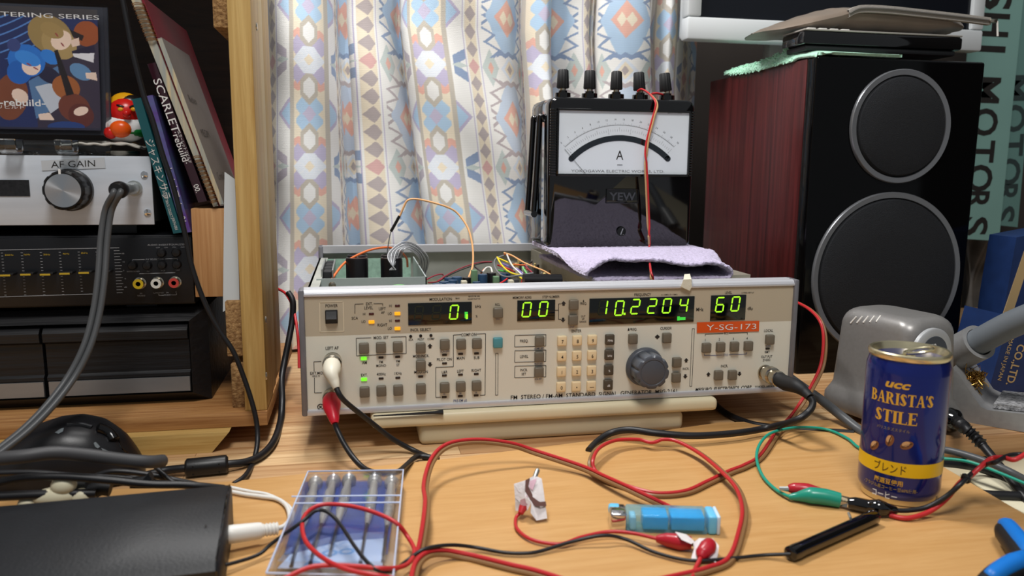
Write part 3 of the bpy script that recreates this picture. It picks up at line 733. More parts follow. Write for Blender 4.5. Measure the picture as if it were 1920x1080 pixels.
# displays
DISP = mat('display_glass', (4, 7, 5), .12, coat=.4)
SEGON = mat('green_segment', (20, 40, 5), .5, emit=(176, 250, 44), es=1.15)
SEGOFF = mat('unlit_segment', (22, 34, 24), .4)
LEDG = mat('green_led', (60, 120, 20), .4, emit=(130, 250, 50), es=1.0)
LEDO = mat('orange_led', (160, 90, 10), .4, emit=(255, 176, 28), es=1.0)
LEDK = mat('dark_led', (44, 34, 30), .3); LEDR = mat('dark_red_led', (70, 22, 24), .3)
SEGS = {'0': 'abcdef', '1': 'bc', '2': 'abged', '4': 'fgbc', '6': 'afgedc', '8': 'abcdefg', '': ''}
def digit(bon, boff, ch, q, hz, wz, d):
    """seven-segment figure at picture point q, height hz and width wz in metres"""
    c = pan(q, d); sl = .12; t = hz*.105; g = t*.18
    def seg(x0, z0, x1, z1, bd, m):
        dx, dz = x1-x0, z1-z0; L = math.hypot(dx, dz); ux, uz = dx/L, dz/L; nx, nz = -uz, ux
        pts = [(x0+ux*g, z0+uz*g), (x0+ux*(g+t/2)+nx*t/2, z0+uz*(g+t/2)+nz*t/2), (x1-ux*(g+t/2)+nx*t/2, z1-uz*(g+t/2)+nz*t/2), (x1-ux*g, z1-uz*g), (x1-ux*(g+t/2)-nx*t/2, z1-uz*(g+t/2)-nz*t/2), (x0+ux*(g+t/2)-nx*t/2, z0+uz*(g+t/2)-nz*t/2)]
        bd.add([(c.x + x + z*sl, c.y, c.z + z) for x, z in pts], [[0, 1, 2, 3, 4, 5]], m)
    w, h = wz/2, hz/2
    for k, (xa, za, xb, zb) in {'a': (-w, h, w, h), 'b': (w, h, w, 0), 'c': (w, 0, w, -h), 'd': (-w, -h, w, -h), 'e': (-w, 0, -w, -h), 'f': (-w, h, -w, 0), 'g': (-w, 0, w, 0)}.items():
        if k in SEGS[ch]: seg(xa, za, xb, zb, bon, SEGON)
        else: seg(xa, za, xb, zb, boff, SEGOFF)
def window(tl, br, digits, hz, extra=None):
    a, c = pan(tl), pan(br)
    w = B().bx(a.x, c.x, YP-.0008, YP+.0015, c.z, a.z, DISP, .0002).obj('display_window', sg)
    on, off = B(), B()
    for ch, q in digits: digit(on, off, ch, q, hz, hz*.56, .0011)
    if extra: extra(on)
    if off.v: off.obj('unlit_digits', w)
    o = on.obj('lit_digits', w); return w
def dot(bd, q, w, h, m=None):
    c = pan(q, .0011); bd.add([(c.x-w/2, c.y, c.z-h/2), (c.x+w/2, c.y, c.z-h/2), (c.x+w/2, c.y, c.z+h/2), (c.x-w/2, c.y, c.z+h/2)], [[0, 1, 2, 3]], m or SEGON)
LG = mat('green_annunciator', (20, 60, 20), .5, emit=(70, 220, 70), es=.9)
window(Z1(893, 160), Z1(1390, 317), [('', Z1(978, 238)), ('', Z1(1116, 232)), ('0', Z1(1252, 230))], .0112, lambda o: (dot(o, Z1(1347, 252), .0026, .0052, LG), dot(o, Z1(1352, 265), .0018, .0040)))
window(Z2(290, 180), Z2(582, 332), [('0', Z2(364, 252)), ('0', Z2(494, 246))], .0118)
window(Z2(852, 166), Z3(415, 344), [('1', Z2(957, 236)), ('0', Z2(1086, 240)), ('2', Z2(1210, 228)), ('2', Z2(1341, 224)), ('0', Z3(210, 222)), ('4', Z3(340, 218))], .0122, lambda o: (dot(o, Z2(1125, 284), .0018, .0019), dot(o, Z3(330, 321), .0058, .0026, LG), dot(o, Z3(300, 320), .0024, .0036, LG)))
window(Z3(553, 141), Z3(815, 329), [('6', Z3(624, 213)), ('0', Z3(744, 207))], .0124)

# lettering and lines printed on the panel
pk = B()
def T(z, s, X, Y, h, m=INK, w=None, align='C', bold=0.010, slant=0.0):
    p = pan(z(X, Y), .0003); k = .625*1.0/(F_PX*4.154)          # metres per zoomed pixel, roughly
    k *= 1.0 + .12*max(0, p.x)/.38
    pk.text(s, p, h*k*1.06, m, w=None if w is None else w*k*1.06, align=align, xs=.82, bold=bold, slant=slant)
def Lp(z, pts, m=INK, w=.00045):
    P = [pan(z(*q), .0003) for q in pts]
    for a, c in zip(P[:-1], P[1:]): ln(pk, a, c, 0, w, m)
CREAML = mat('cream_line', (214, 202, 176), .5)
for s, X, Y, h in (('POWER', 298, 179, 22), ('LEVEL', 587, 195, 22), ('EXT.', 592, 164, 22), ('LEFT', 693, 202, 22), ('AF', 697, 232, 20), ('HI', 757, 180, 19), ('LO', 752, 240, 20), ('HI', 552, 244, 19), ('LO', 547, 303, 20), ('HI', 757, 297, 19), ('LO', 752, 356, 20), ('SCA', 479, 276, 22), ('RIGHT', 694, 329, 22),
                   ('INCR. SELECT', 993, 366, 22), ('MOD. SET', 684, 427, 22), ('LEFT AF', 302, 509, 24), ('COMP.ON', 1367, 404, 22), ('SCA', 916, 444, 16), ('PILOT', 995, 441, 16), ('COMP', 1072, 438, 16), ('MOD.INCR.', 995, 571, 21), ('MOD.ON', 995, 695, 22), ('PILOT ON', 1177, 597, 22), ('MAIN', 1304, 588, 22), ('SUB', 1428, 584, 22),
                   ('L&R', 1179, 696, 22), ('LEFT', 1302, 689, 22), ('RIGHT', 1426, 683, 22), ('AM', 554, 623, 22), ('FM', 684, 618, 20), ('MONO', 684, 646, 20), ('FM', 816, 612, 20), ('ST', 816, 640, 20), ('EXT.', 553, 719, 22), ('400Hz', 685, 712, 22), ('1KHz', 816, 706, 22), ('MODULATION', 1148, 128, 22), ('MAX', 1280, 122, 12), ('AM100% FM 100%', 1408, 106, 10), ('SCA30% PILOT15%', 1408, 126, 10),
                   ('kHz', 1440, 184, 24), ('%', 1428, 261, 18), ('EXT.MOD', 190, 704, 22), ('10KΩ 3V', 178, 727, 14)):
    T(Z1, s, X, Y, h)
T(Z1, 'PRE-EM µS', 1300, 918, 20, BLUEINK); T(Z1, 'SCA ON', 1180, 534, 16, BLUEINK)
for X, s in ((1176, '25'), (1301, '50'), (1424, '75')): T(Z1, s, X, 866-(X-1176)*.03, 15, BLUEINK)
for s, X, Y, h in (('RCL', 138, 211, 18), ('MEMORY ADRS', 328, 157, 18), ('STEP NUMBER', 553, 151, 18), ('FREQ.', 806, 203, 18), ('Δ', 806, 182, 15), ('OUT', 804, 303, 14), ('OF', 803, 324, 14), ('RANGE', 802, 345, 14), ('ENTER', 752, 417, 22), ('FREQ.', 344, 495, 22), ('LEVEL', 344, 616, 22), ('INCR.', 342, 721, 20), ('SET', 342, 752, 20), ('FREQUENCY', 1267, 134, 20), ('ΔFREQ.', 1186, 404, 20)):
    T(Z2, s, X, Y, h)
for X, Y, s in ((460, 553, 'COMP. SET'), (457, 672, 'PILOT SET'), (455, 792, 'SCA SET'), (138, 326, 'STO'), (717, 386, 'STOP')): T(Z2, s, X, Y, 13, BLUEINK)
for s, X, Y, h in (('0.1~30MHz 75~110MHz', 230, 134, 11), ('LEVEL', 690, 119, 19), ('-5~99dBµ 0dB=1µV', 838, 119, 11), ('MHz', 466, 249, 26), ('dBµ', 858, 241, 24), ('CURSOR', 203, 396, 20), ('INCR.', 358, 711, 18), ('RCL', 673, 436, 17), ('1', 509, 487, 18), ('2', 618, 482, 18), ('3', 727, 478, 18), ('4', 834, 474, 18), ('LOCAL', 1002, 414, 20), ('RMT', 991, 581, 18), ('OUT PUT', 987, 617, 19), ('Z=50Ω', 985, 643, 18), ('INCR.', 658, 690, 20)):
    T(Z3, s, X, Y, h)
T(Z3, 'STO', 667, 604, 17, BLUEINK); T(Z3, 'ADRS', 998, 534, 14, BLUEINK)
p0_, p1_ = pan(Z2(240, 935), .0003), pan(Z3(288, 884), .0003)
pk.text('FM  STEREO / FM-AM  STANDARD  SIGNAL  GENERATOR  MSG-2161', (p0_+p1_)/2, .0036, INK, ux=(p1_-p0_).normalized(), w=(p1_-p0_).length, bold=.006)
pk.text('MEGURO  ELECTRONICS  CORP.', pan(Z3(652, 864), .0003), .0030, INK, w=pan(Z3(873, 858)).x-pan(Z3(434, 870)).x, bold=.02, slant=.2)
pk.text('TOKYO  JAPAN', pan(Z3(970, 850), .0003), .0020, INK, w=pan(Z3(1046, 848)).x-pan(Z3(893, 853)).x, bold=.02, slant=.1)
Lp(Z1, [(480, 243), (480, 168), (546, 165)]); Lp(Z1, [(625, 164), (696, 163), (697, 182)])
Lp(Z1, [(606, 429), (490, 433), (493, 570), (880, 552), (878, 420), (760, 424)])
Lp(Z1, [(218, 613), (160, 616), (162, 690)]); Lp(Z1, [(164, 740), (165, 859), (222, 857)])
Lp(Z1, [(1310, 404), (1247, 408), (1247, 655), (1110, 660), (1110, 894), (1150, 893)]); Lp(Z1, [(1425, 400), (1498, 397), (1494, 876), (1455, 878)])
Lp(Z1, [(205, 152), (388, 146), (393, 378), (208, 384), (205, 152)], CREAML, .0008)
for Y in (452, 572, 692): Lp(Z2, [(272, Y), (514, Y-6), (512, Y+83), (270, Y+90), (272, Y)])
Lp(Z2, [(582, 257), (612, 256)]); Lp(Z2, [(632, 206), (612, 207), (612, 328), (632, 327)])
Lp(Z3, [(508, 457), (509, 443), (650, 438)]); Lp(Z3, [(690, 435), (836, 430), (837, 445)])
Lp(Z3, [(500, 595), (500, 609), (644, 606)], BLUEINK); Lp(Z3, [(690, 603), (830, 598), (830, 584)], BLUEINK)
GROOVE = [(Z1, (1580, 552), (1590, 876)), (Z3, (413, 400), (398, 848))]
for z, a, c in GROOVE:
    pa, pc = pan(z(*a), .0003), pan(z(*c), .0003); xm = (pa.x+pc.x)/2
    for x0, x1 in ((xm-.0012, xm-.0008), (xm+.0008, xm+.0012)): pk.add([(x0, pa.y, pc.z), (x1, pa.y, pc.z), (x1, pa.y, pa.z), (x0, pa.y, pa.z)], [[0, 1, 2, 3]], INK)
    for zz in (pa.z, pc.z): pk.add([(xm-.0012, pa.y, zz-.0002), (xm+.0012, pa.y, zz-.0002), (xm+.0012, pa.y, zz+.0002), (xm-.0012, pa.y, zz+.0002)], [[0, 1, 2, 3]], INK)
def arrow(z, X, Y, k):
    c = pan(z(X, Y), .0003); s = .0021
    pts = [(-s, 0), (0, s*1.1), (s, 0), (s*.5, 0), (s*.5, -s*.8), (-s*.5, -s*.8), (-s*.5, 0)]
    if k == 'd': pts = [(x, -zz) for x, zz in pts]
    if k == 'l': pts = [(-s*1.1, 0), (0, s), (s*1.1, 0), (0, -s)]
    pk.add([(c.x+x, c.y, c.z+zz) for x, zz in pts], [list(range(len(pts)))], INK)
for a in ((Z1, 1065, 496, 'u'), (Z1, 1065, 636, 'd'), (Z2, 651, 205, 'u'), (Z2, 647, 330, 'd'), (Z3, 135, 463, 'l'), (Z3, 360, 648, 'u'), (Z3, 353, 770, 'd'), (Z3, 533, 757, 'u'), (Z3, 775, 750, 'd')): arrow(*a)
c = pan(Z1(212, 968), .0003); 
pk.add([(c.x+.0026*math.cos(t)*k_, c.y, c.z+.0026*math.sin(t)*k_) for k_ in (1, .74) for t in np.linspace(0, 2*math.pi, 24, endpoint=False)], [[i, (i+1) % 24, 24+(i+1) % 24, 24+i] for i in range(24)], INK)
T(Z1, 'M', 212, 968, 20, bold=.04)
pk.obj('printed_lettering', sg)

# push buttons
BTN = mat('taupe_button', (112, 104, 90), .42); BTNK = mat('dark_taupe_button', (78, 70, 58), .42); BTNI = mat('ivory_button', (236, 214, 172), .42); BTNT = mat('teal_button', (78, 146, 156), .42)
def button(q, m, w=.0079, h=.0088, t=.0040, cap=None):
    p = pan(q)
    o = B(); v = .0009
    o.bx(p.x-w/2, p.x+w/2, YP-t, YP+.0005, p.z-h/2, p.z+h/2, m, .0011, 3)
    o = o.obj('button', sg)
    if cap: B().text(cap, (p.x, YP-t-.0002, p.z-.0004), .0031 if m is BTNI else .0021, INK if m is BTNI else WHITEINK, xs=.85, bold=.01).obj('legend', o)
    return o
for q in [(550, 507), (682, 502), (813, 496), (555, 846), (685, 838), (816, 832), (991, 505), (992, 641), (993, 822), (1178, 478), (1177, 813), (1305, 476), (1428, 471), (1302, 805), (1425, 799), (1592, 232)]: button(Z1(*q), BTN)
button(Z1(1590, 464), BTNT)['label'] = 'teal push button'
for q in [(725, 211), (720, 330), (460, 494), (457, 614), (455, 734), (1185, 476)]: button(Z2(*q), BTN)
for r_, row in enumerate((('7', '8', '9'), ('4', '5', '6'), ('1', '2', '3'), ('0', '•', '—'))):
    for k_, s in enumerate(row): button(Z2(635 - r_*2.5 + k_*117.5, 491 + r_*119 - k_*4), BTNI, .0080, .0086, .0034, s)
for (q, s) in (((1005, 481), 'MHz'), ((1001, 599), 'kHz'), ((997, 717), '%'), ((992, 831), 'dB')): button(Z2(*q), BTNK, .0080, .0090, .0036, s)
for q in [(202, 468), (280, 658), (275, 776), (510, 545), (620, 540), (728, 536), (836, 531), (1003, 481), (604, 758), (712, 756)]: button(Z3(*q), BTN)
def led(q, m, w=.0040, h=.0018, t=.0006):
    p = pan(q); o = B().bx(p.x-w/2, p.x+w/2, YP-t, YP+.0004, p.z-h/2, p.z+h/2, m, .0003, 1).obj('indicator', sg); return o
for q in ((811, 180), (608, 243), (811, 296)): led(Z1(*q), LEDR)
for q in ((811, 240), (609, 305), (811, 356)): led(Z1(*q), LEDO, .0046, .0026, .0012)['label'] = 'lit orange indicator'
for q in ((549, 590), (551, 752)): led(Z1(*q), LEDG, .0046, .0026, .0012)['label'] = 'lit green indicator'
for q in ((683, 583), (813, 577), (684, 746), (814, 740), (992, 731), (1178, 562), (1178, 628), (1303, 555), (1427, 551), (1177, 722), (1302, 716), (1425, 710), (1176, 891), (1301, 884), (1424, 878)): led(Z1(*q), LEDK)
led(Z3(993, 555), LEDK)
for q in ((914, 418), (992, 414), (1072, 411)): B().lathe([(.0013, -.0003), (.0012, .0006), (0, .0007)], BLACKP, pan(Z1(*q)), (0, -1, 0), 14).obj('indicator', sg)
a, c = pan(Z1(247, 214)), pan(Z1(347, 316)); sw = B().bx(a.x, c.x, YP-.0016, YP+.001, c.z, a.z, BLACKP, .0004).obj('power_switch', sg)
B().add([(a.x+.0008, YP-.0017, a.z-.0008), (c.x-.0008, YP-.0017, a.z-.0008), (c.x-.0008, YP-.0058, (a.z+c.z)/2-.001), (a.x+.0008, YP-.0058, (a.z+c.z)/2-.001), (a.x+.0008, YP-.0017, c.z+.0008), (c.x-.0008, YP-.0017, c.z+.0008)], [[0, 1, 2, 3], [3, 2, 5, 4], [0, 3, 4], [1, 5, 2]], BLACKM).obj('rocker', sw)
# rotary tuning knob
KG = mat('slate_grey_plastic', (78, 82, 90), .38)
kc = pan((1208, 687))
k = B(); k.lathe([(.0168, 0), (.0172, .0012), (.0160, .0042), (.0150, .0048)], KG, kc, (0, -1, 0), 64)
k.lathe([(.0142, .0046), (.0150, .0058), (.0151, .0180), (.0144, .0205), (.0128, .0214), (.0110, .0214), (.0106, .0209), (.0100, .0212), (0, .0212)], KG, kc, (0, -1, 0), 120, wob=lambda an, r, h: r*(1 - .10*max(0, math.cos(an*9))**3) if r > .0135 else r)
k.obj('tuning_knob', sg)
# coaxial sockets
def bnc(q, L=.016):
    p = pan(q); o = B()
    o.lathe([(.0070, -.001), (.0070, .0018), (.0060, .0020), (.0058, .0050), (.0050, .0052), (.0050, L)], NICKEL, p, (0, -1, 0), 28)
    return o.obj('coaxial_socket', sg), p
_, PB1 = bnc(Z1(306, 606)); _, PB2 = bnc(Z1(302, 880), .009); _, PB3 = bnc(Z3(972, 738))
# orange embossed tape
q = [pan(Z3(443, 350), .0004), pan(Z3(928, 338), .0004), pan(Z3(925, 420), .0004), pan(Z3(442, 433), .0004)]
tp = B().prism(q, (0, -.0003, 0), mat('orange_tape', (222, 88, 28), .32)).obj('embossed_label', sg)
B().text('Y-SG-173', (q[0]+q[1]+q[2]+q[3])/4 + Vector((.003, -.0006, 0)), .0052, WHITEINK, ux=(q[1]-q[0]).normalized(), w=(q[1]-q[0]).length*.80, bold=-.006).obj('embossed_lettering', tp)

# ---- inside: power supply box, boards and parts
YS = onz(697, 521, .1195).y
pa, pb = ony(593, 523, YS), ony(800, 520, YS)
b = B(); b.bx(pa.x, pb.x, YS, YS+.0012, .06, .1195, GREYP); b.bx(pb.x-.0012, pb.x, YS, .955, .06, .1195, GREYP)
b.obj('supply_bracket', sg)
B().lathe([(.0036, 0), (.0034, .0010), (.0016, .0018), (0, .0018)], NICKEL, ony(623, 535, YS), (0, -1, 0), 18).obj('screw', sg)
GBRD = mat('green_circuit_board', (150, 184, 166), .5, var=.15, vscale=180)
B().bx(pa.x+.004, pb.x-.004, .9535, .955, .062, .118, GBRD).obj('supply_board', sg)
CAPK = mat('black_capacitor_sleeve', (20, 19, 22), .28); CAPB = mat('blue_capacitor_sleeve', (34, 62, 92), .35)
for px, py, Y in ((669, 483, .83), (734, 483, .83), (670, 478, .885), (733, 478, .885)):
    p = ony(px, py, Y)
    B().lathe([(.0112, .060), (.0115, p.z-.002), (.0109, p.z), (.0098, p.z+.0001), (.0094, p.z-.0007), (0, p.z-.0007)], CAPK, (p.x, p.y, 0), (0, 0, 1), 32).obj('capacitor', sg)
HS = mat('heatsink_black', (30, 31, 33), .45)
b = B(); xa = ony(604, 500, .83).x
b.bx(xa, xa+.0016, .80, .90, .07, .1255, STEEL); b.bx(xa+.0105, xa+.0120, .80, .90, .07, .1245, STEEL)
b.obj('heatsink_bracket', sg)
for j, Y in enumerate((.806, .832, .858, .884)): B().bx(xa+.0018, xa+.0102, Y, Y+.020, .075, .1225, HS, .0012).obj('transistor', sg)
B().bx(ony(746, 520, .80).x-.003, ony(746, 520, .80).x+.003, .797, .805, .08, .113, mat('cream_connector', (206, 216, 186), .5), .0005).obj('connector', sg)
B().bx(pb.x+.002, GX1-.006, .66, .965, .0885, .0901, mat('board_dark_green', (46, 66, 52), .5, col2=(120, 112, 92), vscale=260)).obj('circuit_board', sg)
for X, Y, r_, d in ((120, 490, .0052, .76), (195, 468, .0052, .77), (270, 490, .0052, .76), (250, 425, .0050, .82), (295, 450, .0052, .79), (340, 415, .0055, .80), (455, 420, .0050, .80), (630, 385, .0050, .79), (728, 368, .0052, .80), (880, 372, .006, .82), (560, 470, .004, .76)):
    p = ony(800+X/6, 450+Y/6, d)
    B().lathe([(r_, .0895), (r_, p.z-.001), (r_*.92, p.z), (0, p.z-.0003)], CAPK if X in (728, 455) else CAPB, (p.x, d, 0), (0, 0, 1), 18).obj('capacitor', sg)
TUN = mat('tinned_tuner', (150, 142, 120), .4, .6, col2=(96, 90, 76), vscale=120)
xs0 = ony(1008, 520, .80).x
TUNF = mat('tinned_fence', (186, 180, 164), .35, .5, var=.1, vscale=40)
b = B(); b.bx(xs0+.030, GX1-.006, .702, .968, .0902, .0920, TUN)
for xx in (xs0+.030, xs0+.052, GX1-.0068): b.bx(xx, xx+.0008, .702, .968, .0920, .1262, TUNF)
for yy in (.702, .800, .900, .9672): b.bx(xs0+.0308, GX1-.0068, yy, yy+.0008, .0920, .1262, TUNF)
b.bx(xs0+.054, GX1-.0070, .7030, .9668, .1250, .1262, TUNF)
b.obj('shield_box', sg)
CM = [mat('part_'+n, c, .4, m_) for n, c, m_ in (('gold', (200, 178, 120), .4), ('grey', (126, 122, 116), .1), ('silver', (220, 218, 210), .4), ('brown', (150, 100, 66), 0), ('dark', (54, 50, 50), 0))]
b = B(); b.bx(xs0, xs0+.0285, .72, .955, .0905, .100, TUN)
for i in range(170):
    x = rng.uniform(xs0+.001, xs0+.050); y = rng.uniform(.722, .95); z0 = .100 if x < xs0+.028 else .0921
    if xs0+.0275 < x < xs0+.0335: continue
    w = rng.uniform(.0008, .0022); b.bx(x-w, x+w, y-w*1.2, y+w*1.2, z0, z0+rng.uniform(.003, .016), CM[int(rng.integers(0, 5))], .0004, 1)
b = b.obj('tuner_module', sg)
for X, Y, s in ((905, 395, .022),):
    p = ony(800+1300/6, 450+455/6, .745); B().tube([p + Vector((-.019, 0, .0)), p + Vector((.019, 0, -.001))], .0068, CAPK, 20).obj('capacitor', sg)
for X, Y in ((535, 370), (780, 440), (950, 480), (1000, 470), (420, 490)):
    p = ony(800+X/6, 450+Y/6, .79); B().bx(p.x-.003, p.x+.003, .786, .794, .0901, p.z+.003, mat('part_%d' % X, ((196, 190, 168), (96, 128, 96), (60, 60, 62), (140, 150, 120), (190, 186, 176))[(X//7) % 5], .45), .0008).obj('component', sg)
# internal wires: (colour, radius, [(x, y, depth) in the photograph])
def wire_px(bd, pts, r_, m, nn=8, n=8):
    bd.tube(spline([ony(x, y, Y) for x, y, Y in pts], n), r_, m, nn); return bd
WC = {n: mat('wire_'+n, c, .4) for n, c in (('orange', (226, 112, 52)), ('peach', (226, 172, 118)), ('grey', (116, 118, 122)), ('pale', (190, 192, 196)), ('white', (216, 214, 208)), ('yellow', (230, 204, 40)), ('red', (206, 40, 44)), ('green', (70, 170, 70)), ('purple', (120, 100, 180)), ('dark', (52, 44, 46)), ('maroon', (150, 44, 60)), ('lime', (120, 200, 110)))}
def iw(col, r_, pts): wire_px(B(), pts, r_, WC[col]).obj('wire', sg)
iw('orange', .00125, [(620, 530, .80), (628, 515, .81), (650, 490, .83), (690, 470, .85), (725, 464, .86), (748, 470, .88), (762, 484, .90), (764, 500, .91)])
for j in range(9):
    o = j*2.6
    iw('grey' if j % 2 else 'pale', .0006, [(742 - j*1.4, 506, .80), (728+j*2.6, 486, .80+.004*j), (732+j*3.4, 470-j*.5, .83), (757+j*2.2, 453+j*2.4, .86), (783+j*.5, 461+j*3.2, .88), (803 - j*2.4, 484+j*2.2, .89), (800-j*2.2, 508+j, .90), (795-j*1.8, 524, .90)])
iw('peach', .0011, [(875, 536, .80), (880, 517, .81), (886, 500, .82), (887, 475, .83), (884, 450, .84), (876, 425, .85), (858, 400, .86), (838, 388, .86), (805, 378, .86), (778, 373, .86), (764, 376, .86), (757, 388, .86), (751, 402, .86), (748, 408, .86)])
wire_px(B(), [(749, 405, .86), (742, 418, .86), (733, 434, .86)], [.0016]*17, CAPK, 8).obj('heat_shrink', sg)
iw('grey', .0006, [(733, 434, .86), (730, 447, .86), (727, 466, .86), (726, 480, .86)])
iw('lime', .0010, [(732, 548, .665), (735, 538, .67), (747, 535.5, .67), (760, 537, .67), (768, 546, .665)])
iw('maroon', .0007, [(795, 527, .82), (812, 518, .83), (828, 514, .84), (831, 520, .84), (820, 528, .83), (803, 530, .82)])
iw('maroon', .0007, [(820, 527, .84), (845, 512, .86), (872, 500, .88), (900, 492, .90), (922, 491, .91)])
iw('dark', .0006, [(822, 528, .842), (847, 514, .862), (873, 503, .882), (902, 494, .902), (922, 492, .912)])
for cn, pts in (('white', [(950, 476, .86), (955, 488, .83), (962, 500, .81), (975, 512, .80), (985, 522, .79)]), ('yellow', [(932, 482, .85), (940, 496, .83), (952, 508, .81), (965, 514, .80), (980, 516, .79)]), ('yellow', [(934, 484, .86), (948, 490, .85), (962, 497, .83)]), ('grey', [(945, 479, .86), (930, 485, .86), (927, 497, .85), (935, 512, .82), (950, 519, .80), (975, 516, .79), (1000, 512, .79)]), ('peach', [(945, 474, .86), (960, 479, .85), (978, 490, .83), (1000, 500, .81), (1020, 508, .80), (1040, 520, .79), (1052, 528, .78)]),
                ('orange', [(945, 476, .87), (965, 482, .87), (985, 496, .86), (960, 496, .86)]), ('purple', [(938, 492, .86), (955, 500, .84), (972, 506, .82), (985, 520, .80)]), ('red', [(933, 497, .85), (950, 503, .84), (966, 510, .83)]), ('red', [(978, 532, .76), (982, 520, .76), (992, 518, .76), (1005, 523, .75), (1025, 533, .74)]), ('red', [(925, 536, .78), (940, 530, .79), (952, 522, .80)]), ('green', [(935, 507, .83), (948, 509, .82), (958, 511, .82)]), ('lime', [(980, 501, .82), (985, 509, .81), (989, 514, .80)]),
                ('white', [(905, 510, .80), (912, 502, .81), (920, 502, .81), (923, 511, .80)]), ('purple', [(980, 528, .75), (988, 530, .75), (1000, 534, .74)]), ('yellow', [(975, 520, .77), (985, 526, .76), (996, 530, .75)]), ('orange', [(902, 512, .81), (908, 505, .82), (912, 503, .82)]), ('dark', [(890, 500, .83), (898, 506, .82), (905, 510, .80)]), ('maroon', [(985, 497, .85), (990, 504, .84), (998, 511, .83)])):
    iw(cn, .0009, pts)
# torn masking tape stuck on the top rail
q = pan(Z3(360, 60))
m_ = B(); g = [ony(1283, 515, .640), ony(1293, 514, .640), ony(1296, 524, .6250), ony(1297, 538, .6240), ony(1293, 546, .6240), ony(1282, 541, .6238), ony(1276, 538, .6240), ony(1281, 525, .6250)]
m_.add(g + [v + Vector((0, -.0004, .0004)) for v in g], [[0, 1, 2, 7], [7, 2, 3, 6], [6, 3, 4, 5], [8, 15, 10, 9], [15, 14, 11, 10], [14, 13, 12, 11]] + [[i, (i+1) % 8, 8+(i+1) % 8, 8+i] for i in range(8)], mat('masking_tape', (214, 208, 188), .7, bump=.3, bscale=300), True)
tag(m_.obj('masking_tape'), 'torn scrap of pale masking tape stuck over the generator top rail', 'tape')

# ---- ivory tray and base under the generator
IV = mat('ivory_plastic', (224, 212, 178), .42, var=.03, vscale=14); IVD = mat('shaded_ivory', (206, 194, 162), .45, var=.03, vscale=14)  # base is the tray ivory darkened, painting in the shade under the tray
tr = root('plastic_stand', (.16, .78, 0), 'ivory plastic tray on its smaller base under the signal generator', 'stand')
B().bx(.0075, .3085, .6185, .97, .0175, .0292, IV, .004, 3).obj('tray', tr)
B().bx(.0465, .2790, .6230, .95, 0, .0174, IVD, .005, 3).obj('base', tr)
ps = [ony(700, 776, .617), ony(770, 773, .617), ony(815, 771, .617), ony(831, 769, .617)]
ps = [Vector((p.x, p.y, .0298+i*.0001)) for i, p in enumerate(ps)]
tag(B().tube(ps, [.0005, .0010, .0014, .0022], RUBBER, 8).obj('cable_tie'), 'thin black plastic tie poking out between the generator and its ivory tray', 'cable tie')

def onpl(px, py, P, n):
    d = ray(px, py); P, n = Vector(P), Vector(n); return C0 + d*((P - C0).dot(n)/d.dot(n))
# ================================================================== CURRENT METER
YM = .82
MP = lambda px, py, d=0: ony(px, py, YM - d)
MZ = lambda X, Y, d=0: MP(1020+X/6.353, 170+Y/6.353, d)
ma, mc = MP(1030, 186), MP(1305, 186); mz0 = .1400; mz1 = MP(1165, 184).z
mt = root('ammeter', ((ma.x+mc.x)/2, .86, mz0), 'black portable ammeter with a white dial and five terminals standing on the lilac cloth', 'meter')
def rrect(x0, x1, z0, z1, y, r, n=6):
    out = []
    for cx, cz, a0 in ((x1-r, z1-r, 0), (x0+r, z1-r, 90), (x0+r, z0+r, 180), (x1-r, z0+r, 270)):
        for k in range(n+1):
            an = R(a0 + 90*k/n); out.append(Vector((cx + r*math.cos(an), y, cz + r*math.sin(an))))
    return out
def loft(bd, rings, m, cap0=True, cap1=True, smooth=True):
    n = len(rings[0]); vs = [v for r_ in rings for v in r_]; fs = []
    for i in range(len(rings)-1):
        for k in range(n): fs.append([i*n+k, i*n+(k+1) % n, (i+1)*n+(k+1) % n, (i+1)*n+k])
    if cap0: fs.append(list(range(n))[::-1])
    if cap1: fs.append([(len(rings)-1)*n+k for k in range(n)])
    bd.add(vs, fs, m, smooth); return bd
x0, x1 = ma.x, mc.x
b = B()
loft(b, [rrect(x0+.003, x1-.003, mz0+.003, mz1-.003, YM+.0002, .007), rrect(x0+.001, x1-.001, mz0+.001, mz1-.001, YM+.0016, .0085), rrect(x0, x1, mz0, mz1, YM+.005, .009), rrect(x0, x1, mz0, mz1, YM+.030, .009), rrect(x0+.001, x1-.001, mz0, mz1-.001, YM+.032, .009), rrect(x0, x1, mz0, mz1, YM+.034, .009), rrect(x0, x1, mz0, mz1, .902, .009), rrect(x0+.003, x1-.003, mz0+.003, mz1-.003, .905, .007)], GLOSSB)
b.obj('case', mt)
WFACE = mat('dial_white', (228, 236, 242), .5)
wa, wc = MP(1048, 207), MP(1287, 327)
dl = B().bx(wa.x, wc.x, YM-.0006, YM+.001, wc.z, wa.z, WFACE).obj('dial', mt)
fr = B()
for (a0, a1, c0, c1) in ((wa.x-.0022, wc.x+.0022, wa.z, wa.z+.0024), (wa.x-.0022, wc.x+.0022, wc.z-.0026, wc.z), (wa.x-.0022, wa.x, wc.z-.0026, wa.z+.0024), (wc.x, wc.x+.0022, wc.z-.0026, wa.z+.0024)): fr.bx(a0, a1, YM-.0030, YM+.001, c0, c1, GLOSSB, .0006)
fr.obj('dial_frame', mt)
fl, fl2 = B(), B()
for i in range(25):
    z = wc.z - .001 + (wa.z - wc.z + .002)*i/24
    for xa, xb, f_ in ((x0+.0012, wa.x-.0024, fl), (wc.x+.0024, x1-.0012, fl2)): f_.bx(xa, xb, YM-.0016, YM+.003, z-.0010, z+.0010, GLOSSB, .0006)
fl.obj('ribbed_edge', mt); fl2.obj('ribbed_edge', mt)
sc = B(); MIR = mat('scale_mirror', (72, 78, 84), .12, .85)
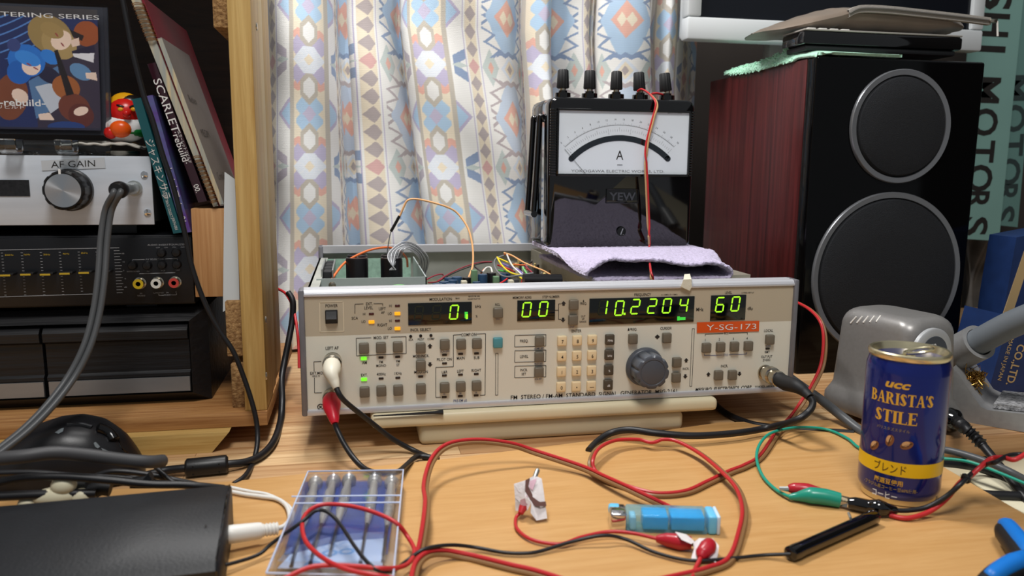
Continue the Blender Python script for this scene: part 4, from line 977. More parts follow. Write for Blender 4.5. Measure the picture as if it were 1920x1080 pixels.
def arc(bd, cx, cy, r0, r1, a0, a1, m, n=48, d=.0009):
    vs = []
    for k in range(n+1):
        an = R(a0 + (a1-a0)*k/n)
        for r_ in (r0, r1): vs.append(MZ(cx + r_*math.sin(an), cy - r_*math.cos(an), d))
    bd.add(vs, [[2*k, 2*k+1, 2*k+3, 2*k+2] for k in range(n)], m)
mr = B(); arc(mr, 900, 1356, 758, 826, -46.5, 46.5, MIR, 60)
for an in (-46.5, 46.5):
    cx, cy = 900 + 792*math.sin(R(an)), 1356 - 792*math.cos(R(an))
    mr.add([MZ(cx + 34*math.cos(t), cy + 34*math.sin(t), .0009) for t in np.linspace(0, 2*math.pi, 20, endpoint=False)], [list(range(20))], MIR)
mr.obj('mirror_band', dl)
arc(sc, 900, 1340, 929, 932, -44, 44, INK, 60, .0008)
for i in range(76):
    an = R(-44 + 88*i/75); L = 962 if i % 5 == 0 else 945
    a_, c_ = [MZ(900 + r_*math.sin(an), 1340 - r_*math.cos(an), .0008) for r_ in (931, L)]; ln(sc, a_, c_, 0, .00016, INK)
for i in range(51):
    an = R(-44 + 88*i/50); L = 900 if i % 5 == 0 else 880
    a_, c_ = [MZ(900 + r_*math.sin(an), 1340 - r_*math.cos(an), .0008) for r_ in (852, L)]; ln(sc, a_, c_, 0, .00016, INK)
for i in range(16):
    an = R(-44 + 88*i/15); s = ('%.1f' % (i*.2)).lstrip('0') if 0 < i else '0'
    if i in (5, 10, 15): s = '%.1f' % (i*.2)
    sc.text(s, MZ(900 + 1000*math.sin(an), 1340 - 1000*math.cos(an), .0008), .0019, INK, ux=(math.cos(an), 0, -math.sin(an)), uz=(math.sin(an), 0, math.cos(an)), xs=.8)
for i in range(6):
    an = R(-44 + 88*i/5); sc.text(str(i), MZ(900 + 838*math.sin(an), 1340 - 838*math.cos(an), .0008), .0014, INK, ux=(math.cos(an), 0, -math.sin(an)), uz=(math.sin(an), 0, math.cos(an)))
sc.text('A', MZ(903, 765, .0008), .0102, INK, bold=.0, xs=.85); a_ = MZ(903, 885, .0008); sc.bx(a_.x-.003, a_.x+.003, YM-.0009, YM-.0007, a_.z-.0003, a_.z+.0003, INK)
sc.text('YOKOGAWA ELECTRIC WORKS, LTD.', MZ(885, 958, .0008), .0028, mat('grey_ink', (120, 122, 124), .6), w=MZ(1438, 958).x-MZ(330, 958).x); sc.text('2017 H 1247', MZ(1560, 264, .0008), .0016, INK, w=.0168)
sc.obj('scale_print', dl)
nd = B(); ln(nd, MZ(246, 694, .0016), MZ(492, 988, .0016), 0, .0004, INK); nd.obj('needle', dl)
pl = MP(1167, 368, .0006)
b = B(); b.bx(pl.x-.0182, pl.x+.0182, YM-.0006, YM+.001, pl.z-.0078, pl.z+.0078, GLOSSB, .0004)
for q0, q1, e0, e1 in ((-.0182, .0182, .0070, .0078), (-.0182, .0182, -.0078, -.0070), (-.0182, -.0174, -.0078, .0078), (.0174, .0182, -.0078, .0078)): b.bx(pl.x+q0, pl.x+q1, YM-.0014, YM, pl.z+e0, pl.z+e1, GLOSSB, .0002)
nm = b.obj('maker_plate', mt)
b = B(); EM = mat('embossed_grey', (64, 66, 70), .25)
for dz in (0, .0006): b.text('YEW', (pl.x, YM-.0008-dz, pl.z), .0086, EM, w=.0300, bold=.03)
b.obj('raised_letters', nm)
p = MP(1165, 434); b = B(); b.lathe([(.0052, 0), (.0050, .0012), (.0040, .0012), (.0038, .0006), (0, .0006)], GLOSSB, p, (0, -1, 0), 24); b.box((p.x, YM-.0014, p.z), (.0009, .0006, .0072), STEEL, 0, Matrix.Rotation(R(20), 3, 'Y')); b.obj('zero_screw', mt)
for px, t in ((1055, 0), (1105, 0), (1155, 0), (1200, -.08), (1250, -.12)):
    q = ony(px, 186, .845); q.z = mz1 - .0005; ax = Vector((t, 0, 1)).normalized()
    b = B(); b.lathe([(.0088, 0), (.0086, .0065), (.0050, .0070), (.0048, .009)], GLOSSB, q, (0, 0, 1), 24)
    b.lathe([(.0034, .009), (.0034, .0125)], NICKEL, q, (0, 0, 1), 16); o = b.obj('terminal', mt)
    B().lathe([(.0062, .0115), (.0068, .0125), (.0058, .0300), (.0046, .0312), (0, .0312)], BLACKM, q, ax, 64, wob=lambda an, r, h: r*(1-.09*(math.cos(an*14) > 0)) if r > .003 else r).obj('terminal_cap', o)
xL = x0 - .0035
b = B()
for off in (-.016, .016):
    yq = .862 + off
    pts = [Vector((x0+.0006, yq, .2795)), Vector((xL, yq, .283)), Vector((xL-.0008, yq, .272)), Vector((xL-.0022, yq, .245)), Vector((xL-.0042, yq, .208)), Vector((xL-.0058, yq, .184)), Vector((xL-.0062, yq, .178))]
    b.tube(spline(pts, 6), .0032, GLOSSB, 10)
b.tube([(xL-.0062, .842, .1775), (xL-.0062, .882, .1775)], .0038, GLOSSB, 10); b.obj('carry_handle', mt)

# ---- lilac cloth under the meter
LIL = mat('lilac_towel', (196, 186, 214), .95, bump=.9, bscale=420, var=.06, vscale=200, sheen=.3)
FRp = [(1118, 526), (1160, 527), (1230, 528), (1300, 527), (1345, 526), (1362, 522), (1368, 513), (1358, 502), (1335, 498), (1300, 499), (1260, 496), (1220, 492), (1180, 491), (1150, 492), (1128, 499), (1112, 511), (1106, 522)]
fr_ = [ony(a, c, .690) for a, c in FRp]
bx0, bx1 = x0 + .0, .3760
bk = []
for i, v in enumerate(fr_):
    u = (v.x - fr_[-1].x)/(fr_[6].x - fr_[-1].x)
    top = i >= 6
    bk.append(Vector((bx0 + (bx1-bx0)*np.clip(u, 0, 1), .80, .1385 if top else .1290)))
fs_, bs_ = spline(fr_, 8), spline(bk, 8)
n_ = len(fs_)
def tpos(U, V):
    i = (U*(n_-1)).round().astype(int)
    fx = np.array([p.x for p in fs_])[i]; fz = np.array([p.z for p in fs_])[i]; bx_ = np.array([p.x for p in bs_])[i]; bz = np.array([p.z for p in bs_])[i]
    t = np.clip(V*1.75, 0, 1); t = t*t*(3-2*t)
    z = fz*(1-t) + bz*t + (1-t)*.0008*np.sin(U*40+V*9)
    top = (U > .42); z = np.where(V > .5, np.where(top, .1384, .1275), z)
    z = np.where(~top, np.maximum(z, .1268), z)
    return fx*(1-t) + bx_*t, .690 + .205*V + .004*np.sin(U*7+1)*(1-V), z
tw = grid_obj('lilac_cloth', n_, 40, tpos, None, LIL)
sm = tw.modifiers.new('thickness', 'SOLIDIFY'); sm.thickness = .0044; sm.offset = -1
tx = bpy.data.textures.new('terry', 'CLOUDS'); tx.noise_scale = .004
ss = tw.modifiers.new('smooth', 'SUBSURF'); ss.levels = ss.render_levels = 2
dm = tw.modifiers.new('terry', 'DISPLACE'); dm.texture = tx; dm.strength = .0022; dm.texture_coords = 'LOCAL'
tag(tw, 'folded lilac towel between the ammeter and the open signal generator', 'towel')

# ================================================================== LOUDSPEAKER
YS_ = .780
MAHOG = wood('mahogany_vinyl', (48, 14, 15), (88, 32, 32), 110, (1, 1, .035), .32, .02, 1.2, (30, 10, 12))
ls = root('loudspeaker', (.585, .92, 0), 'tall loudspeaker with a mahogany side and glossy black front right of the ammeter', 'speaker')
sx0, sx1, sz1 = .4820, .6885, .3478
B().bx(sx0+.0006, sx1-.0006, YS_+.020, 1.04, .0, sz1-.0006, MAHOG, .0012).obj('cabinet', ls)
B().bx(sx0, sx1, YS_, YS_+.0199, .0, sz1, BAFFLE, .003, 3).obj('front_baffle', ls)
CLOTH = mat('speaker_cloth', (30, 32, 36), .95, bump=.8, bscale=1400, var=.15, vscale=900)
RINGM = mat('driver_ring', (128, 130, 134), .34, .55)
for (cx, cz, r_, nm) in ((.5872, .2755, .0615, 'tweeter'), (.5852, .1115, .0930, 'woofer')):
    d = B().lathe([(r_, -.001), (r_, .0030), (r_-.0008, .0040), (r_-.0062, .0034), (r_-.0070, .0010), (r_-.0070, -.001)], RINGM, (cx, YS_, cz), (0, -1, 0), 96).obj(nm, ls)
    B().lathe([(r_-.0070, .0002), (r_-.0092, .0056), (r_-.016, .0080), (r_*.5, .0098), (r_*.2, .0104), (0, .0105)], CLOTH, (cx, YS_, cz), (0, -1, 0), 72).obj('cloth_cover', d)
# green cloth over the left top edge
GT = mat('mint_towel', (176, 226, 200), .95, bump=.6, bscale=300, var=.1, vscale=160, sheen=.4)
gx = [onx(px, py, sx0) for px, py in ((1372, 141), (1410, 140), (1450, 130), (1490, 114), (1518, 106))]
GEDGE = spline([onx(a, c, sx0-.0012) for a, c in ((1362, 138), (1385, 138), (1410, 134), (1436, 128), (1460, 121), (1485, 115), (1500, 108), (1535, 106))], 10)
GTOPL = spline([onx(a, c, sx0+.012) for a, c in ((1366, 134), (1392, 124), (1420, 117), (1450, 107), (1476, 93), (1500, 94), (1512, 99), (1540, 103))], 10)
def gpos(U, V):
    i = U*(len(GEDGE)-1); ar = np.arange(len(GEDGE))
    ex_, ey_, ez_ = (np.interp(i, ar, [p[k] for p in GEDGE]) for k in range(3))
    ty_, tz_ = (np.interp(i, ar, [p[k] for p in GTOPL]) for k in (1, 2))
    t = np.clip(V/.30, 0, 1); t2 = np.clip((V-.45)/.5, 0, 1)
    top = np.maximum(tz_, sz1+.003)
    z = np.maximum(ez_, sz1-.0060)*(1-t)**2 + np.maximum(top, ez_)*(1-(1-t)**2)
    z = z*(1-t2) + (sz1+.0030)*t2
    z = np.maximum(z, np.where(V > .02, sz1+.0022, sz1-.006))
    x = sx0 - .0012 + .018*t + .085*np.clip((V-.3)/.7, 0, 1)
    y = np.clip(ey_, YS_+.001, 1.02)
    return x, y, z
gt = grid_obj('mint_towel', 80, 40, gpos, None, GT)
m_ = gt.modifiers.new('thickness', 'SOLIDIFY'); m_.thickness = .0030; m_.offset = 0
ps_ = B()
for i in range(700):
    u = rng.uniform(.0, .74); k = u*(len(GEDGE)-1); a_, c_ = GEDGE[int(k)], GTOPL[int(k)]
    f = rng.uniform(0, 1)**1.5; p = a_*(1-f) + c_*f; L = rng.uniform(.0022, .0048)
    p = Vector((sx0 - .0016 + .010*f, min(max(p.y, YS_+.002), 1.02), max(p.z, sz1 - .004)))
    ps_.tube([p, p + Vector((-L*.6, rng.uniform(-.0025, .0025), L*rng.uniform(-.7, .35)))], [.0009, .0006], GT, 5)
fo = ps_.obj('fringe', gt); fo['kind'] = 'stuff'
tag(gt, 'fluffy mint green towel lying along the top left edge of the loudspeaker', 'towel')
# slim black keyboard / drive and brown zip pouch stacked on the speaker
kx0, kx1 = ony(1506, 88, .800).x, ony(1806, 80, .800).x
zk = sz1 + .0085
ky = root('keyboard', ((kx0+kx1)/2, .86, zk), 'slim black keyboard with a silver top edge lying on the loudspeaker', 'keyboard')
B().bx(kx0+.004, kx1-.006, .803, .842, zk, zk+.0060, BLACKM, .002).obj('lower_shell', ky)
B().bx(kx0, kx1, .800, .846, zk+.0062, zk+.0205, GLOSSB, .003).obj('body', ky)
B().bx(kx0+.0005, kx1-.0005, .8005, .846, zk+.0206, zk+.0226, mat('silver_plastic', (176, 172, 164), .4, .3), .0009).obj('silver_deck', ky)
for i in range(4): B().bx(kx0+.007+i*.0135, kx0+.0165+i*.0135, .804, .811, zk+.0227, zk+.0242, WHITEP, .0006).obj('key', ky)
PCH = mat('taupe_nylon', (116, 102, 88), .42, var=.06, vscale=40, bump=.15, bscale=60, sheen=.3)
px0, px1 = ony(1463, 52, .815).x, ony(1858, 52, .815).x
zp = zk + .0246
pu = root('zip_pouch', ((px0+px1)/2, .85, zp), 'stuffed taupe nylon pouch with a grey zip lying on the keyboard', 'pouch')
SEAM = spline([ony(a, c, .802) for a, c in ((1463, 51), (1520, 42), (1575, 30), (1610, 24), (1700, 30), (1790, 40), (1858, 44))], 12)
TOPL = spline([ony(a, c, .815) for a, c in ((1463, 50), (1500, 26), (1545, 9), (1600, 4), (1700, 6), (1790, 16), (1858, 36))], 12)
BOTL = spline([ony(a, c, .815) for a, c in ((1463, 52), (1510, 74), (1540, 79), (1620, 75), (1720, 72), (1810, 62), (1858, 50))], 12)
def crv(L, U, k):
    i = U*(len(L)-1); a = np.array([p[k] for p in L]); return np.interp(i, np.arange(len(L)), a)
def pouch_half(sgn):
    def f(U, V):
        zs, zt, zb = crv(SEAM, U, 2), crv(TOPL, U, 2), np.maximum(crv(BOTL, U, 2), zp + .0006)
        zb = np.minimum(zb, zs - .0005); zt = np.maximum(zt, zs + .0005)
        x = crv(SEAM, U, 0)
        w = np.sin(np.pi*np.clip(V, 0, 1))**.55
        zz = (zt if sgn > 0 else zb)
        z = zs + (zz - zs)*w + (.0006*np.sin(U*29 + V*11) + .0003*np.sin(U*61 - V*17))*w
        z = np.maximum(z, zp + .0004)
        e = np.clip(np.minimum(U*5, (1-U)*6), 0.02, 1)**.5
        y = .806 + .128*V*e + .055*(1-e) - (.005 if sgn > 0 else .013)*np.sin(np.pi*np.clip(V*2.2, 0, 1))*e
        return x, y, z
    return f
grid_obj('upper_shell', 90, 40, pouch_half(1), None, PCH, pu); grid_obj('lower_shell', 90, 40, pouch_half(-1), None, PCH, pu)
ZG = mat('grey_zip_tape', (158, 152, 144), .6, bump=.3, bscale=500); zb_ = B()
zl = [ony(1590, 26, .806), ony(1612, 17, .805), ony(1660, 18, .804), ony(1720, 24, .804), ony(1800, 33, .804), ony(1856, 40, .804)]
zq = spline(zl, 10)
for a_, c_ in zip(zq[:-1], zq[1:]):
    zb_.add([a_ + Vector((0, -.0012, .0040)), c_ + Vector((0, -.0012, .0040)), c_ + Vector((0, -.0020, -.0040)), a_ + Vector((0, -.0020, -.0040)), a_ + Vector((0, .004, .0040)), c_ + Vector((0, .004, .0040)), c_ + Vector((0, .004, -.0040)), a_ + Vector((0, .004, -.0040))], [[0, 1, 2, 3], [0, 4, 5, 1], [3, 2, 6, 7]], ZG)
zp_ = zb_.obj('zip_tape', pu)
B().tube([p + Vector((0, -.0030, 0)) for p in zq], .0012, mat('zip_teeth', (120, 116, 110), .35, .5), 8).obj('zip_teeth', zp_)
e_ = zl[-1]; b = B(); b.bx(e_.x-.003, e_.x+.006, .799, .804, e_.z-.002, e_.z+.002, NICKEL, .0008); b.tube([e_ + Vector((.006, -.004, 0)), e_ + Vector((.0075, -.004, -.010)), e_ + Vector((.0085, -.004, -.0165))], .0011, WHITEP, 8); b.obj('zip_pull', zp_)

# ---- monitor
YMo = .975
WPL = mat('monitor_white', (206, 210, 212), .4)
mo = root('monitor', (.66, YMo+.02, .353), 'white framed monitor with a dark screen standing on the loudspeaker behind the pouch', 'monitor')
o0 = ony(1288, 73, YMo); ox1, oz1 = ony(1838, 0, YMo).x + .01, o0.z + .27; i0 = ony(1316, 31, YMo); bw = i0.x - o0.x; bh = i0.z - o0.z
b = B(); 
for q in ((o0.x, ox1, o0.z, i0.z), (o0.x, ox1, oz1-bw, oz1), (o0.x, i0.x, i0.z+.0002, oz1-bw-.0002), (ox1-bw, ox1, i0.z+.0002, oz1-bw-.0002)): b.bx(q[0], q[1], YMo, YMo+.022, q[2], q[3], WPL, .003)
b.obj('bezel', mo)
B().bx(o0.x+.004, ox1-.004, YMo+.0222, YMo+.040, o0.z+.004, oz1-.004, WPL, .005).obj('back_cover', mo)
B().bx(i0.x-.002, ox1-bw+.002, YMo+.006, YMo+.0215, i0.z-.002, oz1-bw+.002, mat('dark_screen', (14, 17, 24), .18)).obj('screen', mo)
lg = ony(1476, 64, YMo); B().bx(lg.x-.002, lg.x+.002, YMo-.0004, YMo+.001, lg.z-.0008, lg.z+.0008, mat('grey_mark', (120, 122, 124), .5)).obj('badge', mo)
q1, q2 = onz(1366, 139, .3535), onz(1412, 96, .3535)
b = B(); b.prism([(sx0+.012, .965, .3535), (.66, .965, .3535), (.68, 1.035, .3535), (sx0+.030, 1.035, .3535)], (0, 0, .005), mat('pale_grey_stand', (190, 190, 198), .4)); b.bx(.555, .665, 1.0155, 1.035, .3585, o0.z+.02, mat('stand_neck', (150, 146, 140), .45), .003)
b.obj('stand', mo)

# ================================================================== RIGHT BACKGROUND
def banner(name, tl, tr, br, bl, Y, letters, label, fade, inkm):
    r_ = root(name, tuple(ony(*bl, Y)), label, 'banner')
    q = [ony(*p, Y) for p in (bl, br, tr, tl)]
    B().prism(q, (0, .0012, 0), mat(name+'_film', fade, .35, var=.04, vscale=8)).obj('strip', r_)
    dn = (q[0]-q[3]).normalized(); rt = Vector((-dn.z, 0, dn.x)); rt = rt if rt.x > 0 else -rt
    pk_ = B()
    for s, px, py, hp, wp in letters:
        kk = ony(px, py, Y).y/F_PX*1.06
        pk_.text(s, ony(px, py, Y) + Vector((0, -.0004, 0)), hp*kk, inkm, ux=dn, uz=rt, w=wp*kk, bold=.03)
    pk_.obj('printed_letters', r_)
    return r_
banner('hanging_banner', (1847, -240), (1943, -240), (1873, 452), (1780, 446), 1.10,
       [('S', 1872, -6, 64, 50), ('H', 1866, 47, 66, 44), ('I', 1860, 92, 64, 12), ('M', 1851, 169, 62, 50), ('O', 1848, 229, 58, 54), ('T', 1842, 284, 58, 44), ('O', 1838, 334, 58, 54), ('R', 1833, 375, 56, 36), ('S', 1830, 424, 56, 38)],
       'pale teal banner strip with big black letters hanging right of the loudspeaker', (132, 172, 164), INK)
banner('hanging_banner', (1896, -240), (1970, -240), (1908, 426), (1850, 420), 1.14,
       [('M', 1907, 165, 52, 50), ('O', 1903, 222, 52, 54), ('T', 1899, 272, 52, 44), ('O', 1893, 322, 52, 54), ('R', 1888, 362, 52, 36), ('S', 1883, 402, 50, 34)],
       'second teal banner strip hanging behind the front one at the right edge', (108, 146, 140), mat('faded_letters', (52, 66, 66), .6))
PST = mat('black_angle_steel', (22, 23, 25), .45, .2)
b = B(); Yp = 1.19; pa, pb = ony(1846, 440, Yp), ony(1884, 440, Yp)
b.bx(pa.x-.012, pb.x-.012, Yp, Yp+.002, -.25, .9, PST); b.bx(pb.x-.014, pb.x-.012, Yp, Yp+.035, -.25, .9, PST); b.bx(pa.x-.012, pb.x-.012, Yp, Yp+.002, -.749, -.25, PST)
po = root('steel_upright', (pa.x, Yp, -.749), 'black slotted steel upright behind the soldering iron', 'post'); b.obj('angle_bar', po)
for px, py in ((1874, 467), (1869, 503), (1864, 540), (1858, 575), (1852, 612)):
    v = ony(px, py, Yp - .0006); B().box((v.x, Yp-.0004, v.z), (.0035, .0008, .0085), STEEL, .0003, Matrix.Rotation(R(12), 3, 'Y')).obj('slot', po)
def bag(U, V):
    a_ = ony(1790, 640, 1.16); c_ = ony(1850, 440, 1.16)
    return a_.x + (c_.x-a_.x)*U*1.15, 1.155 + .010*np.sin(U*5+V*7) + .006*np.sin(U*13-V*11), a_.z - .14 + (c_.z-a_.z+.16)*V
tag(grid_obj('plastic_bag', 30, 40, bag, None, mat('grey_film', (96, 90, 84), .3, var=.25, vscale=30)), 'crumpled grey plastic bag hanging between the loudspeaker and the steel upright', 'bag')
BLUEC = mat('blue_carton', (22, 46, 92), .5, var=.12, vscale=60); TAN = mat('tan_print', (186, 158, 112), .6)
def carton(name, pts, Y, d, label):
    q = [ony(*p, Y) for p in pts]; q = [Vector((p.x, p.y, max(p.z, .0008))) for p in q]; r_ = root(name, tuple(q[0]), label, 'carton')
    B().prism(q, (0, d, 0), BLUEC).obj('box', r_); return r_
Yc = .665
c1 = carton('carton', [(1853, 735), (1893, 592), (2060, 640), (2020, 780)], Yc, .060, 'dark blue carton with tan lettering leaning at the right edge behind the iron holder')
b = B(); dv = (ony(1868, 728, Yc)-ony(1897, 632, Yc)).normalized(); up_ = Vector((-dv.z, 0, dv.x)); up_ = up_ if up_.x > 0 else -up_
b.text('CO.,LTD.', ony(1904, 684, Yc) + Vector((0, -.0004, 0)), .0096, TAN, ux=dv, uz=up_, w=.043, bold=.03); b.text('MADE IN JAPAN', ony(1885, 674, Yc) + Vector((0, -.0004, 0)), .0048, TAN, ux=dv, uz=up_, w=.044, bold=.01)
b.obj('printed_lettering', c1)
Yc = .738
c2 = carton('carton', [(1868, 690), (1886, 560), (1906, 445), (2040, 420), (2050, 690)], Yc, .038, 'blue carton with a tan stripe standing behind the lettered carton')
B().prism([ony(1920, 470, Yc), ony(1936, 470, Yc), ony(1894, 600, Yc), ony(1876, 600, Yc)], (0, -.0006, 0), TAN).obj('tan_stripe', c2)

# ================================================================== SOLDERING STATION
GSIL = mat('station_grey', (138, 136, 134), .36, .35, var=.04, vscale=300)
th = R(12); ex, nf = Vector((math.cos(th), math.sin(th), 0)), Vector((math.sin(th), -math.cos(th), 0))
K0 = Vector((.456, .569, 0)); W_, D_, H_ = .066, .088, .1025
def st(u, v, z): return K0 + ex*u - nf*v + Vector((0, 0, z))
so = root('soldering_station', tuple(st(W_/2, D_/2, 0)), 'grey soldering station with a round badge behind the coffee can', 'soldering station')
def strect(z, e, r, n=6):
    out = []
    for cx, cy, a0 in ((W_+e-r, -e+r, -90), (W_+e-r, D_+e-r, 0), (-e+r, D_+e-r, 90), (-e+r, -e+r, 180)):
        for k in range(n+1):
            an = R(a0 + 90*k/n); out.append(st(cx + r*math.cos(an), cy + r*math.sin(an), z))
    return out
rings = [strect(.006, .0035, .012), strect(.010, .0055, .013), strect(.020, .0050, .013), strect(.027, .0015, .012), strect(.031, 0, .012)]
for k in range(1, 6): rings.append(strect(.031 + (H_-.014-.031)*k/5, -.0006*k, .012))
for k in range(1, 7):
    a_ = R(90*k/6); rings.append(strect(H_ - .014 + .014*math.sin(a_), -.003 - .012*(1-math.cos(a_)), .013))
b = B(); loft(b, rings, GSIL); hs_ = b.obj('housing', so)
b = B(); 
for u, v in ((.006, .008), (W_-.006, .008), (.006, D_-.008), (W_-.006, D_-.008)): 
    o = B().lathe([(.007, 0), (.007, .0075)], RUBBER, st(u, v, 0), (0, 0, 1), 18).obj('rubber_foot', so)
pc = onpl(1746, 665, st(0, .001, 0), nf) ; bc = Vector(pc)
bd_ = B().lathe([(.0232, -.002), (.0232, .0012), (.0222, .0020), (.0170, .0022), (0, .0022)], mat('badge_silver', (186, 188, 190), .35, .3), bc, nf, 56).obj('badge', so)
B().lathe([(.0166, .0022), (.0164, .0026), (0, .0026)], mat('badge_slate', (62, 68, 78), .4), bc, nf, 48).obj('badge_centre', bd_)
hk = onpl(1743, 650, bc + nf*.0030, nf)
b = B(); b.text('HAKKO', hk, .0042, WHITEINK, ux=ex, w=.0155, bold=.03, slant=.12)
hx = hk - ex*.0105
b.add([hx + ex*.0022*k_*math.sin(R(72*i)) + Vector((0, 0, .0022*k_*math.cos(R(72*i)))) for k_ in (1, .62) for i in range(5)], [[i, (i+1) % 5, 5+(i+1) % 5, 5+i] for i in range(5)], WHITEINK)
b.obj('badge_lettering', bd_)
rp_ = onpl(1756, 662, bc + nf*.0030, nf); B().lathe([(.0018, -.0004), (.0017, .0004), (0, .0005)], mat('red_lamp', (160, 20, 60), .3, emit=(250, 40, 90), es=.6), rp_, nf, 12).obj('indicator_lamp', bd_)
nt_ = (-ex*.62 + Vector((0, 0, .78))).normalized(); Pt = st(.0040+.003, .05, H_-.0060)
for i in range(5):
    a_ = surf(hs_, 1595+i*12, 606-i*.6, .0002); c_ = surf(hs_, 1606+i*11.4, 594-i*.5, .0002)
    if a_ and c_: B().tube([a_, c_], .0008, WHITEP, 6).obj('vent_slot', so)
# station plug, strain relief and lead
pp_ = onpl(1772, 783, st(0, 0, 0), nf)
le = root('station_lead', tuple(pp_), 'black lead with a ribbed strain relief plugged into the front of the soldering station', 'cable')
B().lathe([(.0105, -.001), (.0105, .009), (.0085, .0115), (.0058, .0135)], GLOSSB, pp_, (nf + Vector((.2, 0, -.15))).normalized(), 28).obj('plug', le)
s0 = pp_ + nf*.012
pts = [s0] + [ony(*q) for q in ((1806, 800, .545), (1824, 815, .537), (1845, 838, .527), (1868, 866, .512), (1890, 893, .498), (1915, 925, .48), (1950, 965, .46))]
pts = spline(pts, 10)
B().tube(pts[:30], [.0044 + .0011*math.cos(i*2.1) for i in range(30)], RUBBER, 14).obj('strain_relief', le)
B().tube(pts[28:], .0034, RUBBER, 12).obj('lead', le)

# iron holder
HG = mat('holder_diecast', (150, 150, 150), .42, .35, var=.06, vscale=200)
av = Vector((.64, -.77, 0)); bv = Vector((.77, .64, 0)); P0 = Vector((.546, .600, 0)); nv = -bv
ih = root('iron_holder', tuple(P0 + av*.05 + bv*.03), 'grey die-cast soldering iron holder with a sponge tray at the right edge', 'iron holder')
prof = [onpl(px, py, P0, nv) for px, py in ((1786, 786), (1832, 797), (1930, 812), (1990, 822), (1990, 783), (1925, 777), (1852, 769), (1838, 762), (1800, 706), (1786, 690))]
z0_ = min(p.z for p in prof); prof = [Vector((p.x, p.y, max(.0, p.z))) for p in prof]
b = B(); b.prism(prof, bv*.075, HG); b.obj('base', ih)
sq = [onpl(px, py, P0 + bv*.006, nv) + Vector((0, 0, .0012)) for px, py in ((1862, 768), (1935, 776), (1990, 782))]
tag(B().prism([sq[0], sq[1], sq[2], sq[2] + bv*.055, sq[1] + bv*.055, sq[0] + bv*.055], (0, 0, .0045), mat('dirty_sponge', (92, 92, 94), .95, col2=(168, 168, 170), vscale=300, bump=.8, bscale=400)).obj('cleaning_sponge'), 'dirty grey cleaning sponge in the tray of the iron holder', 'sponge')
BRS = mat('brass_shavings', (170, 132, 70), .28, 1.0)
b = B(); wc_ = onpl(1822, 712, P0 + bv*.022, nv)
for i in range(70):
    d_ = [rng.normal(0, 1, 3) for _ in range(3)]
    q = [wc_ + Vector(tuple(v*np.array((.0035, .0035, .0050)))) + av*rng.uniform(-.004, .008) for v in d_]
    b.tube(spline(q, 3), .00038, BRS, 4)
bo = b.obj('brass_wool'); bo['kind'] = 'stuff'; tag(bo, 'tangle of brass tip-cleaning wool on the slope of the iron holder', 'brass wool')
h0, h1 = ony(1784, 668, .64), ony(1836, 641, .610)
ax = (h1-h0).normalized(); b = B(); b.lathe([(.0165, 0), (.0165, (h1-h0).length), (.0128, (h1-h0).length), (.0128, 0)], HG, h0, ax, 32); b.obj('holder_tube', ih)
r0, r1 = ony(1832, 642, .612), ony(1960, 583, .555)
B().tube(spline([h0, r0, (r0+r1)/2 + Vector((0, 0, .002)), r1], 6), .0118, mat('iron_sleeve_grey', (104, 110, 116), .5), 24).obj('soldering_iron')
so_i = bpy.data.objects['soldering_iron']; tag(so_i, 'grey soldering iron sleeve pushed into the iron holder tube', 'soldering iron')

# ================================================================== COFFEE CAN
cx_, cy_ = .3686, .4605
CANB = mat('can_blue', (20, 38, 124), .24, .55, var=.10, vscale=25, coat=.5); GOLD = mat('can_gold', (216, 206, 170), .26, .9); GOLDINK = mat('gold_print', (222, 172, 60), .4, .2); YELB = mat('yellow_band', (232, 186, 20), .35)
can = root('coffee_can', (cx_, cy_, BT), 'blue and gold canned coffee standing on the beech board in front of the soldering station', 'can')
Rc = .0264
b = B(); b.lathe([(Rc-.0026, .0042), (Rc-.0010, .0068), (Rc-.0002, .0085), (Rc, .011), (Rc, .090), (Rc-.0002, .0935), (Rc-.0016, .0985), (Rc-.0020, .0995)], CANB, (cx_, cy_, BT), (0, 0, 1), 72); b.obj('body', can)
b = B(); b.lathe([(.0205, .0004), (.0228, 0), (.0240, .0008), (.0238, .0042)], GOLD, (cx_, cy_, BT), (0, 0, 1), 64); b.obj('bottom_rim', can)
b = B(); b.lathe([(Rc-.0021, .0992), (Rc-.0010, .1002), (Rc-.0004, .1020), (Rc-.0006, .1036), (Rc-.0016, .1044), (Rc-.0028, .1040), (Rc-.0036, .1020), (Rc-.0046, .0992), (Rc-.0062, .0985), (.012, .0985), (0, .0987)], GOLD, (cx_, cy_, BT), (0, 0, 1), 72); lid = b.obj('lid', can)
zl_ = BT + .0990; ta = R(-35); tdir = Vector((math.cos(ta), math.sin(ta), 0)); tn = Vector((-tdir.y, tdir.x, 0)); tc0 = Vector((cx_-.001, cy_+.0005, zl_))
loop = [tc0 + tdir*(.0085*math.cos(t)+.0065) + tn*.0068*math.sin(t) + Vector((0, 0, .0022 + .0022*(math.cos(t)+1))) for t in np.linspace(-math.pi, math.pi, 28)]
b = B(); b.tube(loop, .0011, GOLD, 8); b.ell(tc0, (.0058, .0045, .0016), GOLD); b.tube([tc0 - tdir*.001 + Vector((0, 0, .0012)), tc0 + tdir*.003 + Vector((0, 0, .0016))], .0022, GOLD, 8); b.obj('pull_tab', lid)
b = B(); b.lathe([(.0095, 0), (.0098, .0004), (.0102, 0)], GOLD, (cx_-.006, cy_+.004, BT+.0984), (0, 0, 1), 32); b.obj('score_line', lid)
vd = Vector((-cx_, -cy_, 0)).normalized(); A0 = math.atan2(vd.y, vd.x) - R(2); Fp = Vector((cx_, cy_, 0)) + vd*Rc
def canz(px, py): return onpl(px, py, Fp, vd).z
